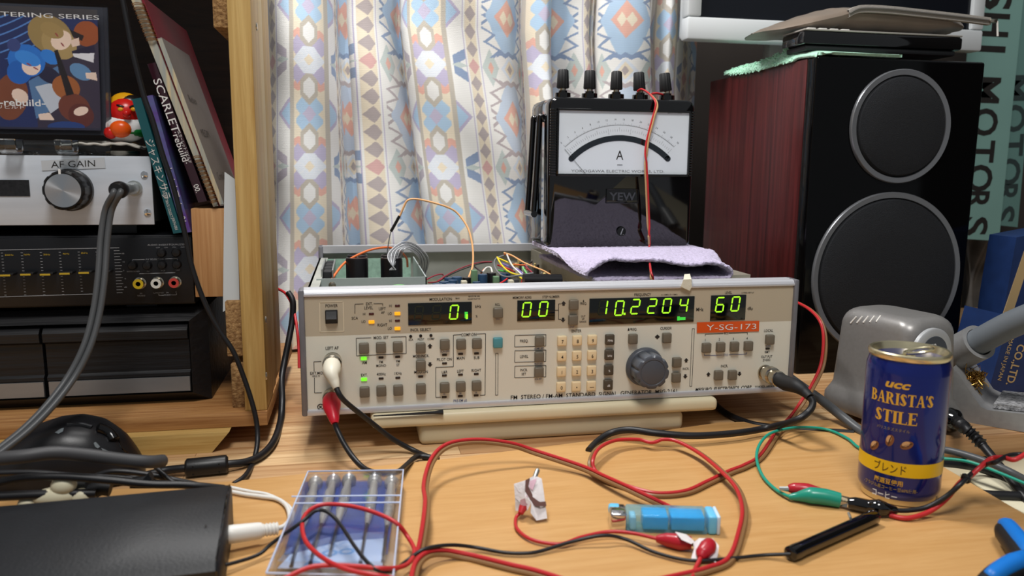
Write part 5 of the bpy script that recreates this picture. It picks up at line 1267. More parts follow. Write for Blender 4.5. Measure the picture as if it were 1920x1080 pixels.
def cana(px, py):
    p = onpl(px, py, Fp, vd); s = (p - Fp).dot(Vector((-vd.y, vd.x, 0))); return math.asin(max(-.95, min(.95, s/Rc))) if True else 0
def wrap(bd, vs, fs, m, d=.00018):
    """vs: (arc offset along the can, height)"""
    bd.add([(cx_ + (Rc+d)*math.cos(A0 + s/Rc), cy_ + (Rc+d)*math.sin(A0 + s/Rc), z) for s, z in vs], fs, m)
def cantext(bd, s, px, py, h, w, m, bold=0.0, slant=0.0, gl=None):
    vs, fs = gl or glyphs(s, bold)
    x0 = min(v[0] for v in vs); x1 = max(v[0] for v in vs); y0 = 0; z = canz(px, py); a = cana(px, py)*Rc
    sx = w/(x1-x0)
    wrap(bd, [(a + (v[0]-(x0+x1)/2)*sx + slant*v[1]*h, z + (v[1]-.5)*h) for v in vs], fs, m)
# roman capitals with serifs drawn as strokes
def serif(txt):
    V, F = [], []; pen = 0.0; TK, TN, SF = .20, .075, .055
    def poly(p): o = len(V); V.extend(p); F.append([o+i for i in range(len(p))])
    def rect(x0, y0, x1, y1): poly([(x0, y0), (x1, y0), (x1, y1), (x0, y1)])
    def bar(x0, y0, x1, y1, w0, w1): poly([(x0-w0/2, y0), (x0+w0/2, y0), (x1+w1/2, y1), (x1-w1/2, y1)])
    def foot(x, y, w=.36): rect(x-w/2, y, x+w/2, y+SF)
    def stem(x): rect(x-TK/2, 0, x+TK/2, 1); foot(x, 0); foot(x, 1-SF)
    def bowl(cx, cy, rx, ry, a0, a1, thick):
        n = 14; pts = []
        for k in range(n+1):
            a = R(a0 + (a1-a0)*k/n); t = thick(a)
            pts.append(((cx + rx*math.cos(a), cy + ry*math.sin(a)), (cx + (rx-t*abs(math.cos(a)) - TN*abs(math.sin(a)))*math.cos(a), cy + (ry-TN-.01)*math.sin(a))))
        for p, q in zip(pts[:-1], pts[1:]): poly([p[0], q[0], q[1], p[1]])
    th_ = lambda a: TK
    for ch in txt:
        if ch == 'B':
            stem(pen+.16); bowl(pen+.30, .75, .30, .25, -90, 90, th_); bowl(pen+.30, .27, .36, .27, -90, 90, th_); rect(pen+.16, 1-TN, pen+.31, 1); rect(pen+.16, .46, pen+.31, .46+TN); rect(pen+.16, 0, pen+.31, TN); pen += .74
        elif ch == 'A':
            bar(pen+.10, 0, pen+.36, 1, TN, TN); bar(pen+.62, 0, pen+.38, 1, TK, TK*.8); rect(pen+.19, .30, pen+.54, .30+TN); foot(pen+.10, 0, .26); foot(pen+.62, 0, .32); pen += .80
        elif ch == 'R':
            stem(pen+.16); bowl(pen+.30, .74, .32, .26, -90, 90, th_); rect(pen+.16, 1-TN, pen+.31, 1); rect(pen+.16, .48, pen+.36, .48+TN); bar(pen+.66, 0, pen+.38, .5, TK, TK); foot(pen+.68, 0, .24); pen += .82
        elif ch == 'I': stem(pen+.18); pen += .38
        elif ch == 'L': stem(pen+.16); rect(pen+.16, 0, pen+.60, TN); bar(pen+.58, 0, pen+.61, .26, .06, .03); pen += .68
        elif ch == 'T': rect(pen+.25, 0, pen+.25+TK, 1); foot(pen+.35, 0, .36); rect(pen+.03, 1-TN, pen+.67, 1); bar(pen+.04, .76, pen+.06, 1, .03, .08); bar(pen+.66, .76, pen+.64, 1, .03, .08); pen += .72
        elif ch == 'E': stem(pen+.16); rect(pen+.16, 1-TN, pen+.58, 1); rect(pen+.16, .47, pen+.46, .47+TN); rect(pen+.16, 0, pen+.60, TN); bar(pen+.58, 0, pen+.61, .24, .06, .03); bar(pen+.57, .78, pen+.57, 1, .03, .06); bar(pen+.46, .38, pen+.46, .64, .05, .05); pen += .70
        elif ch == 'S':
            bowl(pen+.27, .74, .22, .26, 20, 200, th_); bowl(pen+.28, .26, .25, .26, -160, 20, th_); bar(pen+.41, .24, pen+.13, .76, TK*1.25, TK*1.25); bar(pen+.49, .70, pen+.48, .92, .05, .04); bar(pen+.04, .08, pen+.05, .30, .04, .05); pen += .60
        elif ch == "'": bar(pen+.04, .68, pen+.08, 1, .05, .13); pen += .16
        else: pen += .3
    return V, F
pr = B()
cantext(pr, 'ucc', 1684, 721, .0054, .0150, GOLDINK, .05, .35)
cantext(pr, '', 1691, 750, .0080, .0410, GOLDINK, gl=serif("BARISTA'S")); cantext(pr, '', 1681, 783, .0084, .0268, GOLDINK, gl=serif('STILE'))
cantext(pr, 'バリスタズスタイル', 1676, 806, .0018, .0210, mat('dull_gold', (150, 130, 80), .5))
zb0, zb1 = canz(1672, 892), canz(1672, 866); n_ = 60
wrap(pr, [(Rc*(-3.1 + 6.2*k/n_), z) for k in range(n_+1) for z in (zb0, zb1)], [[2*k, 2*k+2, 2*k+3, 2*k+1] for k in range(n_)], YELB, .00012)
cantext(pr, 'ブレンド', 1670, 879, .0052, .0205, mat('brown_print', (70, 44, 20), .5), .01)
cantext(pr, '厳選豆使用', 1667, 904, .0030, .0185, GOLDINK, .02); cantext(pr, '-ブラジル産コーヒー豆60%使用-', 1668, 916, .0021, .0360, mat('gold_fine_print', (176, 148, 74), .4, .2), .01); cantext(pr, 'コーヒー', 1660, 929, .0040, .0162, WHITEINK, .015)
pr.obj('printed_label', can)
BEAN = mat('coffee_bean_print', (128, 80, 46), .4); BEANK = mat('coffee_bean_crease', (60, 34, 20), .5); BEANL = mat('coffee_bean_light', (206, 160, 112), .4)
bn = B()
for px, py, t in ((1641, 840, -.7), (1671, 827, -.25), (1703, 836, -1.1)):
    z = canz(px, py); a = cana(px, py)*Rc; ct, st_ = math.cos(t), math.sin(t)
    def ellp(rx, rz, m, d, ox=0, oz=0): wrap(bn, [(a + ox + (rx*math.cos(k)*ct - rz*math.sin(k)*st_), z + oz + (rx*math.cos(k)*st_ + rz*math.sin(k)*ct)) for k in np.linspace(0, 2*math.pi, 18, endpoint=False)], [list(range(18))], m, d)
    ellp(.0026, .0042, BEAN, .00020); ellp(.0016, .0026, BEANL, .00026, -.0006, .0010); ellp(.0004, .0038, BEANK, .00032)
bn.obj('bean_picture', can)

# ================================================================== LIGHTER
LB = mat('clear_blue_plastic', (120, 214, 252), .08, trans=.7, ior=1.10, coat=.5, alpha=.62); LBS = mat('light_blue_plastic', (110, 196, 236), .3); LW = mat('pale_blue_cap', (206, 226, 240), .35); LFL = mat('lighter_blue_core', (60, 176, 236), .25)
l0, l1 = Vector((.1525, .4470, BT+.0062)), Vector((.2185, .4305, BT+.0062)); la = (l1-l0).normalized(); lb = Vector((-la.y, la.x, 0)); Lr = Matrix((la, lb, Vector((0, 0, 1)))).transposed(); Lz = (l1-l0).length
lt = root('lighter', tuple((l0+l1)/2 - Vector((0, 0, .0062))), 'clear blue disposable lighter lying on the beech board', 'lighter')
def lbox(t0, t1, w, h, m, bev, dz=0, dw=0):
    b = B(); b.box(l0 + la*(t0+t1)/2*Lz + Vector((0, 0, dz)) + lb*dw, ((t1-t0)*Lz, w, h), m, bev, Lr, 3); return b
lbox(.150, .892, .0164, .0124, LB, .0018).obj('tank', lt)
lbox(.30, .53, .0136, .0088, LFL, .001, 0, .0).obj('inner_tank', lt); lbox(.555, .86, .0136, .0088, LFL, .001, 0, .0).obj('inner_tank', lt)
lbox(.0, .152, .0156, .0120, CHROME, .0014).obj('metal_hood', lt); lbox(-.005, .11, .0080, .0060, LBS, .002, .0032, .0050).obj('push_button', lt)
lbox(.890, .968, .0162, .0122, LBS, .0014).obj('base_ring', lt); lbox(.966, 1.0, .0164, .0124, LW, .0012).obj('base_cap', lt)
b = lbox(.18, .235, .0090, .0086, mat('valve_white', (200, 226, 236), .3), .001, 0, -.0035); b.obj('valve', lt)

# ================================================================== FLAG-TAPED PIN PLUG AND CROCODILE CLIPS
TAPE = mat('wrapping_tape', (222, 216, 216), .55, bump=.3, bscale=250); BRST = mat('tape_stripe', (96, 66, 60), .5); PNK = mat('pink_stain', (214, 176, 190), .6)
p1, p0 = onz(1009, 879, .030), onz(978, 958, .010)
fg = root('pin_plug', tuple(onz(990, 965, BT)), 'pin plug wrapped in a flag of pale striped tape on the beech board', 'plug')
ax = (p1-p0); B().tube([p0 + ax*.78, p0 + ax*.97, p1], [.0016, .0016, .0008], STEEL, 10).obj('pin', fg)
B().tube([p0 - ax*.06, p0 + ax*.05, p0 + ax*.12], [.0018, .0026, .0028], REDW, 10).obj('red_sleeve', fg)
def sheet(bd, pts, m, d=.0007):
    P = [Vector(p) for p in pts]; n = len(P); bd.add(P + [p + Vector((0, d, d*.5)) for p in P], [list(range(n))[::-1], list(range(n, 2*n))] + [[i, (i+1) % n, n+(i+1) % n, n+i] for i in range(n)], m)
b = B()
sheet(b, [onz(964, 909, .022), onz(986, 902, .0255), onz(984, 930, .021), onz(996, 942, .017), onz(989, 957, .010), onz(967, 958, .009), onz(966, 935, .016)], TAPE)
sheet(b, [onz(986, 902, .026), onz(1003, 893, .027), onz(1016, 899, .025), onz(1020, 925, .018), onz(1026, 972, .0065), onz(1006, 976, .0060), onz(995, 962, .009), onz(996, 942, .0165), onz(984, 930, .021)], TAPE)
b.obj('tape_flag', fg)
b = B(); lift = Vector((0, -.0008, .0004))
sheet(b, [onz(985, 901, .0262)+lift, onz(993, 897, .0266)+lift, onz(990, 912, .0242)+lift, onz(1002, 936, .0165)+lift, onz(1012, 942, .0145)+lift, onz(1023, 941, .0140)+lift, onz(1024, 949, .0122)+lift, onz(1002, 949, .0137)+lift, onz(994, 938, .0172)+lift, onz(984, 921, .0226)+lift], BRST, .0003)
sheet(b, [onz(993, 903, .026)+lift, onz(1006, 898, .026)+lift, onz(998, 920, .0212)+lift, onz(992, 914, .0232)+lift], PNK, .0003)
sheet(b, [onz(976, 925, .0195)+lift, onz(988, 930, .0206)+lift, onz(992, 946, .0145)+lift, onz(974, 952, .0113)+lift], PNK, .0003)
b.obj('tape_stripes', fg)
def boot(name, parent, pts, rs, m, n=14): return B().tube(spline(pts, 6), [np.interp(i/(6*(len(pts)-1)), np.linspace(0, 1, len(rs)), rs) for i in range(6*(len(pts)-1)+1)], m, n).obj(name, parent)
REDB = mat('red_rubber_boot', (176, 22, 40), .34, coat=.2); GRNB = mat('green_rubber_boot', (28, 142, 120), .32, coat=.2)
k1 = root('crocodile_clip', tuple(onz(1262, 1022, BT)), 'red booted crocodile clip wrapped with torn tape lying in front of the lighter', 'clip')
boot('boot', k1, [onz(1230, 1010, .0085), onz(1250, 1012, .0085), onz(1275, 1016, .0090), onz(1296, 1018, .0090)], [.0018, .0040, .0048, .0036], REDB)
b = B(); sheet(b, [onz(1267, 999, .0150), onz(1288, 1004, .0150), onz(1302, 1016, .0125), onz(1296, 1020, .0110), onz(1278, 1012, .0135)], TAPE); b.obj('tape_scrap', k1)
B().tube([onz(1294, 1018, .009), onz(1312, 1021, .0075)], [.0020, .0012], NICKEL, 8).obj('jaw', k1)
k2 = root('crocodile_clip', tuple(onz(1325, 1035, BT)), 'red booted crocodile clip with yellowed tape beside the right end of the lighter', 'clip')
boot('boot', k2, [onz(1313, 1046, .0075), onz(1317, 1038, .0085), onz(1326, 1028, .0100), onz(1331, 1020, .0105)], [.0018, .0042, .0050, .0040], REDB)
b = B(); sheet(b, [onz(1300, 1020, .011), onz(1312, 1011, .0105), onz(1338, 1012, .0110), onz(1348, 1024, .0100), onz(1346, 1040, .0075), onz(1342, 1055, .0055), onz(1330, 1050, .0058), onz(1338, 1030, .0095), onz(1322, 1018, .0115), onz(1312, 1030, .0085), onz(1306, 1050, .0056), onz(1297, 1048, .0056), onz(1302, 1032, .0080)], TAPE); b.obj('tape_scrap', k2)

# pair of booted clips and black-sleeved joint by the can
k3 = root('crocodile_clip', tuple(onz(1510, 925, BT)), 'red booted crocodile clip lying behind the green one left of the coffee can', 'clip')
boot('boot', k3, [onz(1478, 916, .0105), onz(1490, 916, .0110), onz(1515, 918, .0115), onz(1545, 924, .0100), onz(1562, 929, .0085)], [.0024, .0040, .0042, .0026, .0012], REDB)
B().tube([onz(1461, 916, .0100), onz(1479, 917, .0105)], [.0014, .0020], STEEL, 8).obj('jaw', k3)
k4 = root('crocodile_clip', tuple(onz(1530, 940, BT)), 'green booted crocodile clip gripping the black sleeve beside the coffee can', 'clip')
boot('boot', k4, [onz(1479, 932, .0070), onz(1495, 931, .0080), onz(1520, 929, .0100), onz(1548, 932, .0100), onz(1575, 938, .0090)], [.0018, .0030, .0056, .0056, .0050], GRNB)
b = B(); b.prism([onz(1572, 930, .0125), onz(1601, 937, .0120), onz(1601, 941, .0105), onz(1573, 944, .0060)], (.0006, .0030, 0), NICKEL); b.prism([onz(1573, 940, .0095), onz(1590, 943, .0090), onz(1588, 952, .0060), onz(1573, 948, .0060)], (.0006, .0030, 0), NICKEL); b.obj('jaw', k4)
k5 = root('sleeved_joint', tuple(onz(1630, 955, BT)), 'glossy black sleeved joint between the green clip and the coffee can', 'connector')
boot('sleeve', k5, [onz(1590, 944, .0085), onz(1604, 945, .0090), onz(1630, 950, .0092), onz(1648, 952, .0100), onz(1668, 956, .0086), onz(1680, 957, .0082)], [.0036, .0046, .0046, .0056, .0036, .0026], GLOSSB)
# pen-shaped probe
k6 = root('test_probe', tuple(onz(1560, 1005, BT)), 'black pen shaped test probe lying in front of the coffee can', 'probe')
q0, q1 = onz(1480, 1039, BT+.0046), onz(1641, 968, BT+.0048)
d_ = (q1-q0).normalized()
B().tube([q0, q0+d_*.001, q0+d_*.006, q0+d_*.010, q1-d_*.014, q1-d_*.002, q1], [.0028, .0044, .0046, .0043, .0043, .0046, .0038], GLOSSB, 20).obj('barrel', k6)
B().tube([onz(1591, 962, BT+.0098), onz(1595, 972, BT+.0094)], .0009, STEEL, 6).obj('clip_wire', k6)

# ================================================================== CABLES
def run(name, label, pts, r_, m, cat='cable', n=8, nn=10, group=None):
    """single cable through photograph points: (x, y, height) or (x, y, None, depth)"""
    P = [onz(p[0], p[1], p[2]) if len(p) == 3 else ony(p[0], p[1], p[3]) for p in pts]
    o = B().tube(spline(P, n), r_, m, nn).obj(name); tag(o, label, cat, group); return o
def twin(name, label, pts, r_, m1, m2, cat='cable', n=8, tw=0.0, vert=.3, n1='red_conductor', n2='brown_conductor'):
    P = [onz(p[0], p[1], p[2]) if len(p) == 3 else ony(p[0], p[1], p[3]) for p in pts]
    S = spline(P, n); A, Bq = [], []
    for i, p in enumerate(S):
        t = (S[min(i+1, len(S)-1)] - S[max(i-1, 0)]).normalized()
        s = t.cross(Vector((0, 0, 1))); s = s.normalized() if s.length > 1e-3 else Vector((1, 0, 0)); u = s.cross(t)
        a = tw*i + vert; off = (s*math.cos(a) + u*math.sin(a))*r_*.98
        A.append(p + off); Bq.append(p - off)
    rt = root(name, tuple(S[0]), label, cat)
    B().tube(A, r_, m1, 8).obj(n1, rt); B().tube(Bq, r_, m2, 8).obj(n2, rt); return rt
E1 = BT + .0022
# left coaxial leads with boots
lw = root('coaxial_lead', tuple(PB1), 'black coaxial lead with a white boot plugged into the upper left socket of the generator', 'cable')
B().lathe([(.0072, .004), (.0076, .006), (.0076, .013), (.0066, .014)], NICKEL, PB1, (0, -1, 0), 28, wob=lambda an, r, h: r*(1-.03*(math.cos(an*16) > 0))).obj('plug_shell', lw)
w0 = PB1 + Vector((0, -.014, 0))
wq = [w0, w0 + Vector((0, -.006, -.0012)), ony(622, 702, .596), ony(627, 716, .592), ony(631, 728, .589)]
boot('boot', lw, wq, [.0064, .0070, .0066, .0046, .0036, .0024], mat('ivory_rubber_boot', (214, 208, 190), .45), 18)
B().tube(spline([wq[-1]] + [ony(*q) for q in ((638, 742, .587), (652, 757, .590), (690, 787, .600), (735, 822, .606))] + [onz(775, 844, .0035), onz(800, 855, .003), onz(822, 861, .0026)], 10), .0021, RUBBER, 10).obj('cable', lw)
lr = root('coaxial_lead', tuple(PB2), 'black coaxial lead with a red boot plugged into the lower left socket of the generator', 'cable')
B().lathe([(.0070, .003), (.0074, .005), (.0074, .010), (.0066, .011)], NICKEL, PB2, (0, -1, 0), 28, wob=lambda an, r, h: r*(1-.03*(math.cos(an*16) > 0))).obj('plug_shell', lr)
w0 = PB2 + Vector((0, -.010, 0)); wq = [w0, w0 + Vector((0, -.005, -.001)), ony(623, 768, .603), ony(626, 783, .596), ony(628, 794, .592)]
boot('boot', lr, wq, [.0064, .0072, .0070, .0052, .0040, .0026], mat('red_boot_bright', (206, 30, 50), .34), 18)
B().tube(spline([wq[-1]] + [ony(632, 806, .590), ony(645, 832, .582)] + [onz(664, 860, .012), onz(686, 880, .008), onz(715, 888, .010), onz(745, 885, .012), onz(762, 872, .008), onz(782, 856, .004), onz(806, 858, .0028)], 10), .0021, RUBBER, 10).obj('cable', lr)
# right coaxial lead
rc = root('coaxial_lead', tuple(PB3), 'thick black coaxial lead plugged into the output socket at the right of the generator', 'cable')
B().lathe([(.0070, .006), (.0078, .008), (.0078, .014), (.0062, .0146), (.0062, .020), (.0070, .0205), (.0070, .024), (.0056, .0246)], NICKEL, PB3, (0, -1, 0), 28, wob=lambda an, r, h: r*(1-.03*(math.cos(an*18) > 0))).obj('plug_shell', rc)
v0 = PB3 + Vector((0, -.024, 0)); vq = [v0, v0 + Vector((.001, -.010, -.0008)), ony(1495, 725, .574), ony(1510, 736, .566), ony(1519, 745, .560)]
boot('boot', rc, vq, [.0062, .0066, .0058, .0042, .0034], BLACKM, 18)
B().tube(spline([vq[-1], ony(1524, 756, .557), ony(1516, 772, .555), ony(1490, 789, .556)] + [onz(1440, 802, .012), onz(1380, 812, .011), onz(1300, 817, .012), onz(1230, 812, .014), onz(1180, 806, .014), onz(1145, 812, .010), onz(1120, 828, .006), onz(1104, 845, .0050)], 10), .0029, RUBBER, 12).obj('cable', rc)
# red and brown twin cables
twin('speaker_wire', 'red and tan wire pair hanging from the ammeter terminals down its front', [(1196, 172, None, .842), (1205, 168, None, .836), (1222, 180, None, .826), (1231, 196, None, .815), (1224, 225, None, .813), (1214, 265, None, .812), (1211, 300, None, .811), (1213, 350, None, .811), (1215, 400, None, .812), (1217, 440, None, .811), (1218, 472, None, .802), (1219, 500, None, .68), (1224, 530, None, .665)], .00105, REDW, mat('tan_wire', (186, 148, 104), .4), n=10, vert=.1, tw=.012, n1='red_conductor', n2='tan_conductor')
run('terminal_lead', 'short red lead clamped under the rightmost ammeter terminal', [(1222, 176, None, .838), (1232, 175, None, .840), (1245, 178, None, .845), (1252, 178, None, .845)], .0012, REDW)
twin('speaker_wire', 'red and brown twin cable looping from behind the generator across the beech board', [(1497, 568, None, .675), (1518, 580, None, .655), (1536, 598, None, .640), (1545, 622, None, .632), (1546, 655, None, .626), (1540, 690, None, .620), (1524, 724, None, .610), (1504, 755, None, .60)] + [(1482, 785, .014), (1460, 808, .008), (1428, 855, E1), (1398, 874, E1), (1370, 885, E1), (1328, 905, E1), (1286, 923, E1), (1229, 927, E1), (1173, 913, E1), (1133, 899, E1), (1112, 882, .008), (1109, 862, .013), (1122, 840, .015), (1153, 826, .013), (1196, 824, .011), (1222, 830, .010), (1243, 824, .012), (1271, 828, .012), (1314, 851, .011), (1356, 886, .012), (1384, 918, .011), (1395, 955, .010), (1390, 994, .008), (1370, 1048, .006), (1328, 1068, E1), (1271, 1082, E1), (1200, 1098, E1)], .0014, REDW, BROWNW, vert=.4, n=10)
twin('speaker_wire', 'red and brown twin cable arching over the board from the bottom edge to the lighter', [(776, 1090, E1), (783, 1048, .008), (790, 1020, .012), (797, 976, .018), (800, 940, .020), (797, 915, .020), (802, 886, .021), (812, 861, .024), (830, 841, .027), (858, 830, .028), (905, 827, .026), (960, 834, .021), (1004, 848, .015), (1089, 876, .010), (1131, 895, .011), (1173, 914, .012), (1215, 934, .010), (1252, 952, .005), (1266, 962, E1)], .0014, REDW, BROWNW, vert=2.4, n=10)
twin('speaker_wire', 'red and brown twin cable running along the bottom edge of the board', [(774, 1090, .010), (782, 1058, .012), (802, 1040, .011), (832, 1036, .009), (873, 1043, .006), (920, 1054, E1), (960, 1064, E1), (1004, 1074, E1), (1060, 1092, E1)], .0014, REDW, BROWNW, vert=2.4)
run('test_lead', 'red test lead coiled over the screwdriver case', [(520, 1092, .020), (574, 1066, .0215), (615, 1060, .0215), (669, 1062, .0215), (716, 1066, .021), (748, 1064, .016), (768, 1054, .012), (777, 1032, .011), (764, 1006, .012), (742, 980, .020), (700, 960, .0225), (653, 948, .0235), (606, 946, .0235), (579, 958, .0225), (567, 979, .0215), (571, 1010, .0215), (590, 1034, .0215), (622, 1056, .0235), (663, 1071, .0235), (713, 1080, .0225), (760, 1090, .016)], .0013, REDW, n=8)
run('test_lead', 'red test lead from the taped pin plug to the red clip by the lighter', [(975, 962, .008), (967, 972, .006), (970, 992, E1), (998, 1012, E1), (1049, 1020, E1), (1090, 1007, .007), (1140, 997, .008), (1187, 1000, .009), (1231, 1010, .0085)], .0011, REDW)
run('test_lead', 'short red test lead from the taped clip down to the bottom edge', [(1314, 1044, .0075), (1311, 1052, .007), (1304, 1066, .0055), (1296, 1090, E1)], .0013, REDW)
run('test_lead', 'thin black test lead from the left bottom across the case to the black probe', [(300, 1096, .012), (400, 1066, .010), (480, 1042, .008), (511, 1018, .012), (565, 979, .0225), (592, 958, .024), (614, 960, .024), (637, 982, .0215), (669, 1030, .0215), (700, 1064, .0218), (732, 1073, .016), (758, 1055, .010), (795, 1030, .014), (842, 1022, .012), (889, 1026, .007), (945, 1036, E1), (990, 1037, E1), (1018, 1032, E1), (1075, 1015, .008), (1131, 1004, .0105), (1173, 1011, .008), (1229, 1036, E1), (1297, 1051, E1), (1370, 1047, E1), (1430, 1041, E1), (1482, 1039, BT+.0046)], .0011, RUBBER)
GRNW = mat('green_wire', (30, 150, 128), .35)
run('test_lead', 'green test lead curling from the green clip around behind the coffee can', [(1482, 932, .0075), (1456, 919, E1), (1431, 894, E1), (1419, 863, .008), (1423, 836, .012), (1442, 814, .013), (1475, 804, .012), (1511, 801, .009), (1553, 806, .006), (1589, 822, E1), (1612, 840, E1), (1660, 858, E1), (1720, 862, E1), (1767, 860, .009), (1817, 866, .010), (1872, 886, .010), (1930, 910, .010)], .0012, GRNW)
tp_ = root('twisted_lead', tuple(onz(1750, 950, BT)), 'twisted red and black lead crossing in front of the coffee can to the right edge', 'cable')
def rpx(pts): return spline([onz(*p) for p in pts], 8)
B().tube(rpx([(1668, 966, .006), (1690, 971, .006), (1712, 970, .0065), (1745, 958, .009), (1775, 935, .016), (1800, 905, .026), (1818, 894, .028), (1838, 876, .034), (1858, 860, .037), (1880, 858, .040), (1902, 862, .042), (1925, 850, .045)]), .0016, REDW, 10).obj('red_conductor', tp_)
B().tube(rpx([(1676, 957, .0082), (1705, 957, .0085), (1740, 950, .011), (1775, 930, .019), (1805, 904, .0285), (1828, 883, .030), (1848, 872, .034), (1868, 866, .041), (1890, 855, .0405), (1912, 852, .041), (1930, 856, .043)]), .0016, RUBBER, 10).obj('black_conductor', tp_)
b = B(); q = onz(1811, 898, .0285); b.lathe([(.0030, -.0011), (.0034, 0), (.0030, .0011)], RUBBER, q, (onz(1838, 876, .034)-q).normalized(), 14); b.box(q + Vector((-.0022, -.001, .0028)), (.003, .0026, .003), RUBBER, .0008); b.obj('cable_tie', tp_)
# cables at the right side
run('power_cable', 'thick dark cable running from the output plug to the soldering station', [(1470, 700, None, .66), (1500, 722, None, .645), (1540, 750, None, .63), (1580, 782, .012), (1614, 808, .006), (1650, 826, .005)], .0042, GREYC)
run('power_cable', 'black cable lying on the pine desk right of the ivory tray', [(1335, 752, .0035), (1360, 774, .003), (1400, 792, .003), (1440, 800, .003), (1500, 806, .003), (1600, 812, .003)], .0030, RUBBER)
run('power_cable', 'grey cable passing behind the can at the right edge of the board', [(1700, 838, .004), (1760, 842, .004), (1800, 850, .0045), (1850, 866, .004), (1892, 884, .002), (1930, 904, -.004)], .0030, GREYC)
run('power_cable', 'thick black cable beyond the right edge of the beech board', [(1800, 920, -.0155), (1850, 928, -.0155), (1890, 930, -.0155), (1940, 932, -.0155)], .0038, RUBBER)
run('power_cable', 'black cable below the teal lead on the ivory table', [(1760, 868, -.002), (1800, 872, -.006), (1840, 880, -.012), (1880, 895, -.0160), (1940, 925, -.0160)], .0030, RUBBER)
pa_ = B(); pa_.prism([onz(1800, 890, -.0190), onz(1848, 884, -.0190), (onz(1905, 905, -.0190)), onz(1990, 940, -.0190), onz(1990, 1000, -.0190), onz(1890, 950, -.0190)], (0, 0, .0012), mat('cream_paper', (222, 214, 186), .7, bump=.5, bscale=60, var=.05, vscale=30))
tag(pa_.obj('cream_sheet'), 'crumpled cream sheet on the low table beyond the board', 'paper')

# left side cables
run('monitor_cable', 'thin black cable dropping past the leaning books and shelf post to the desk', [(226, -20, None, .655), (238, 40, None, .654), (252, 110, None, .653), (270, 180, None, .652), (286, 225, None, .651), (305, 290, None, .650), (325, 350, None, .649), (345, 430, None, .648), (360, 500, None, .647), (385, 570, None, .645), (412, 620, None, .643), (438, 660, None, .641), (458, 710, None, .640), (474, 760, None, .637), (482, 800, None, .634), (482, 835, None, .625), (474, 868, None, .606)] + [(460, 892, .004), (438, 908, .003)], .0020, RUBBER)
fc_ = root('ferrite_cable', tuple(onz(390, 885, 0)), 'thick black cable with a ferrite choke curving round the shelf corner on the pine desk', 'cable')
FZ = .0062
P = [ony(540, 548, .80), ony(549, 565, .795), ony(548, 600, .79), ony(541, 640, .78), ony(533, 680, .77), ony(528, 712, .755), ony(529, 750, .730), ony(526, 790, .705)] + [onz(514, 826, .004), onz(492, 852, .004), onz(462, 866, .0045), onz(430, 870, FZ), onz(390, 874, FZ), onz(347, 878, FZ), onz(310, 882, .005), onz(270, 892, .004), onz(200, 905, .004)]
B().tube(spline(P, 8), .0030, RUBBER, 12).obj('cable', fc_)
a_, c_ = onz(428, 870, FZ+.0008), onz(347, 878, FZ+.0008); d_ = (c_-a_).normalized(); L_ = (c_-a_).length
B().lathe([(.0052, 0), (.0068, .0012), (.0070, .002), (.0070, L_-.002), (.0068, L_-.0012), (.0052, L_)], BLACKP, a_, d_, 24).obj('ferrite_choke', fc_)
for t in (.18, .78):
    for dz in (.0030, -.0030):
        B().lathe([(.0006, 0), (0, .0002)], mat('pin_hole', (4, 4, 4), .9) if 'pin_hole' not in bpy.data.materials else bpy.data.materials['pin_hole'], a_ + d_*L_*t + Vector((0, -.0070+abs(dz)*.1, dz)), (0, -1, 0), 8).obj('pin_hole', fc_)
b = B(); 
hz = root('headphone_lead', tuple(ony(214, 362, YA-.045)), 'grey twin lead with a jack plug hanging from the amplifier down to the left edge', 'cable')
j1 = jc + Vector((0, -.0365, 0))
B().lathe([(.0046, -.001), (.0060, .0), (.0066, .004), (.0062, .010), (.0045, .012)], BLACKP, j1, (0, -1, 0), 24).obj('plug_boot', hz)
for o, nm in ((-.0023, 'conductor'), (.0023, 'conductor')):
    P = [j1 + Vector((o, -.009, 0)), j1 + Vector((o, -.013, -.003)), ony(203, 395, .635) + Vector((o, 0, 0)), ony(195, 450, .63) + Vector((o, 0, 0)), ony(190, 520, .62) + Vector((o, 0, 0)), ony(180, 590, .61) + Vector((o, 0, 0)), ony(163, 650, .60) + Vector((o, 0, 0)), ony(135, 705, .59) + Vector((o, 0, 0)), ony(95, 760, .575) + Vector((o, 0, .0005)), ony(45, 812, .56) + Vector((o, 0, .001)), ony(-20, 865, .545) + Vector((o, 0, .002))]
    B().tube(spline(P, 8), .0023, GREYC, 10).obj(nm, hz)
run('mains_cable', 'thick grey mains cable lying over the black mouse at the left edge', [(-30, 862, None, .50), (40, 856, None, .50), (100, 849, None, .505), (160, 853, None, .51), (230, 862, None, .515), (280, 866, None, .52), (305, 864, None, .53)], .0042, mat('mains_grey', (62, 62, 64), .5), nn=14)
run('usb_cable', 'black cable arching left to right behind the power adapter, nearest of the bundle', [(-30, 912, None, .505), (40, 896, None, .505), (120, 894, None, .505), (200, 900, None, .505), (280, 908, None, .506), (340, 909, None, .508), (380, 912, None, .51), (420, 916, None, .515)], .0025, RUBBER)
run('usb_cable', 'black cable bowed behind the nearest cable of the bundle', [(-30, 888, None, .522), (60, 886, None, .522), (140, 892, None, .522), (220, 896, None, .523), (300, 905, None, .525), (360, 910, None, .527)], .0019, RUBBER)
run('usb_cable', 'black cable with a fine weave crossing the bundle near the ferrite choke', [(180, 892, None, .535), (210, 884, None, .535), (250, 886, None, .535), (290, 892, None, .535), (330, 900, None, .535), (375, 910, None, .53)], .0019, RUBBER)
run('usb_cable', 'short black cable dipping from the mains cable end towards the board', [(288, 872, None, .54), (305, 888, None, .535), (322, 902, None, .532), (336, 910, None, .53)], .0016, RUBBER)
run('usb_cable', 'lowest black cable of the bundle behind the adapter', [(-30, 932, None, .505), (60, 928, None, .506), (130, 926, None, .507), (180, 925, None, .508)], .0030, RUBBER)
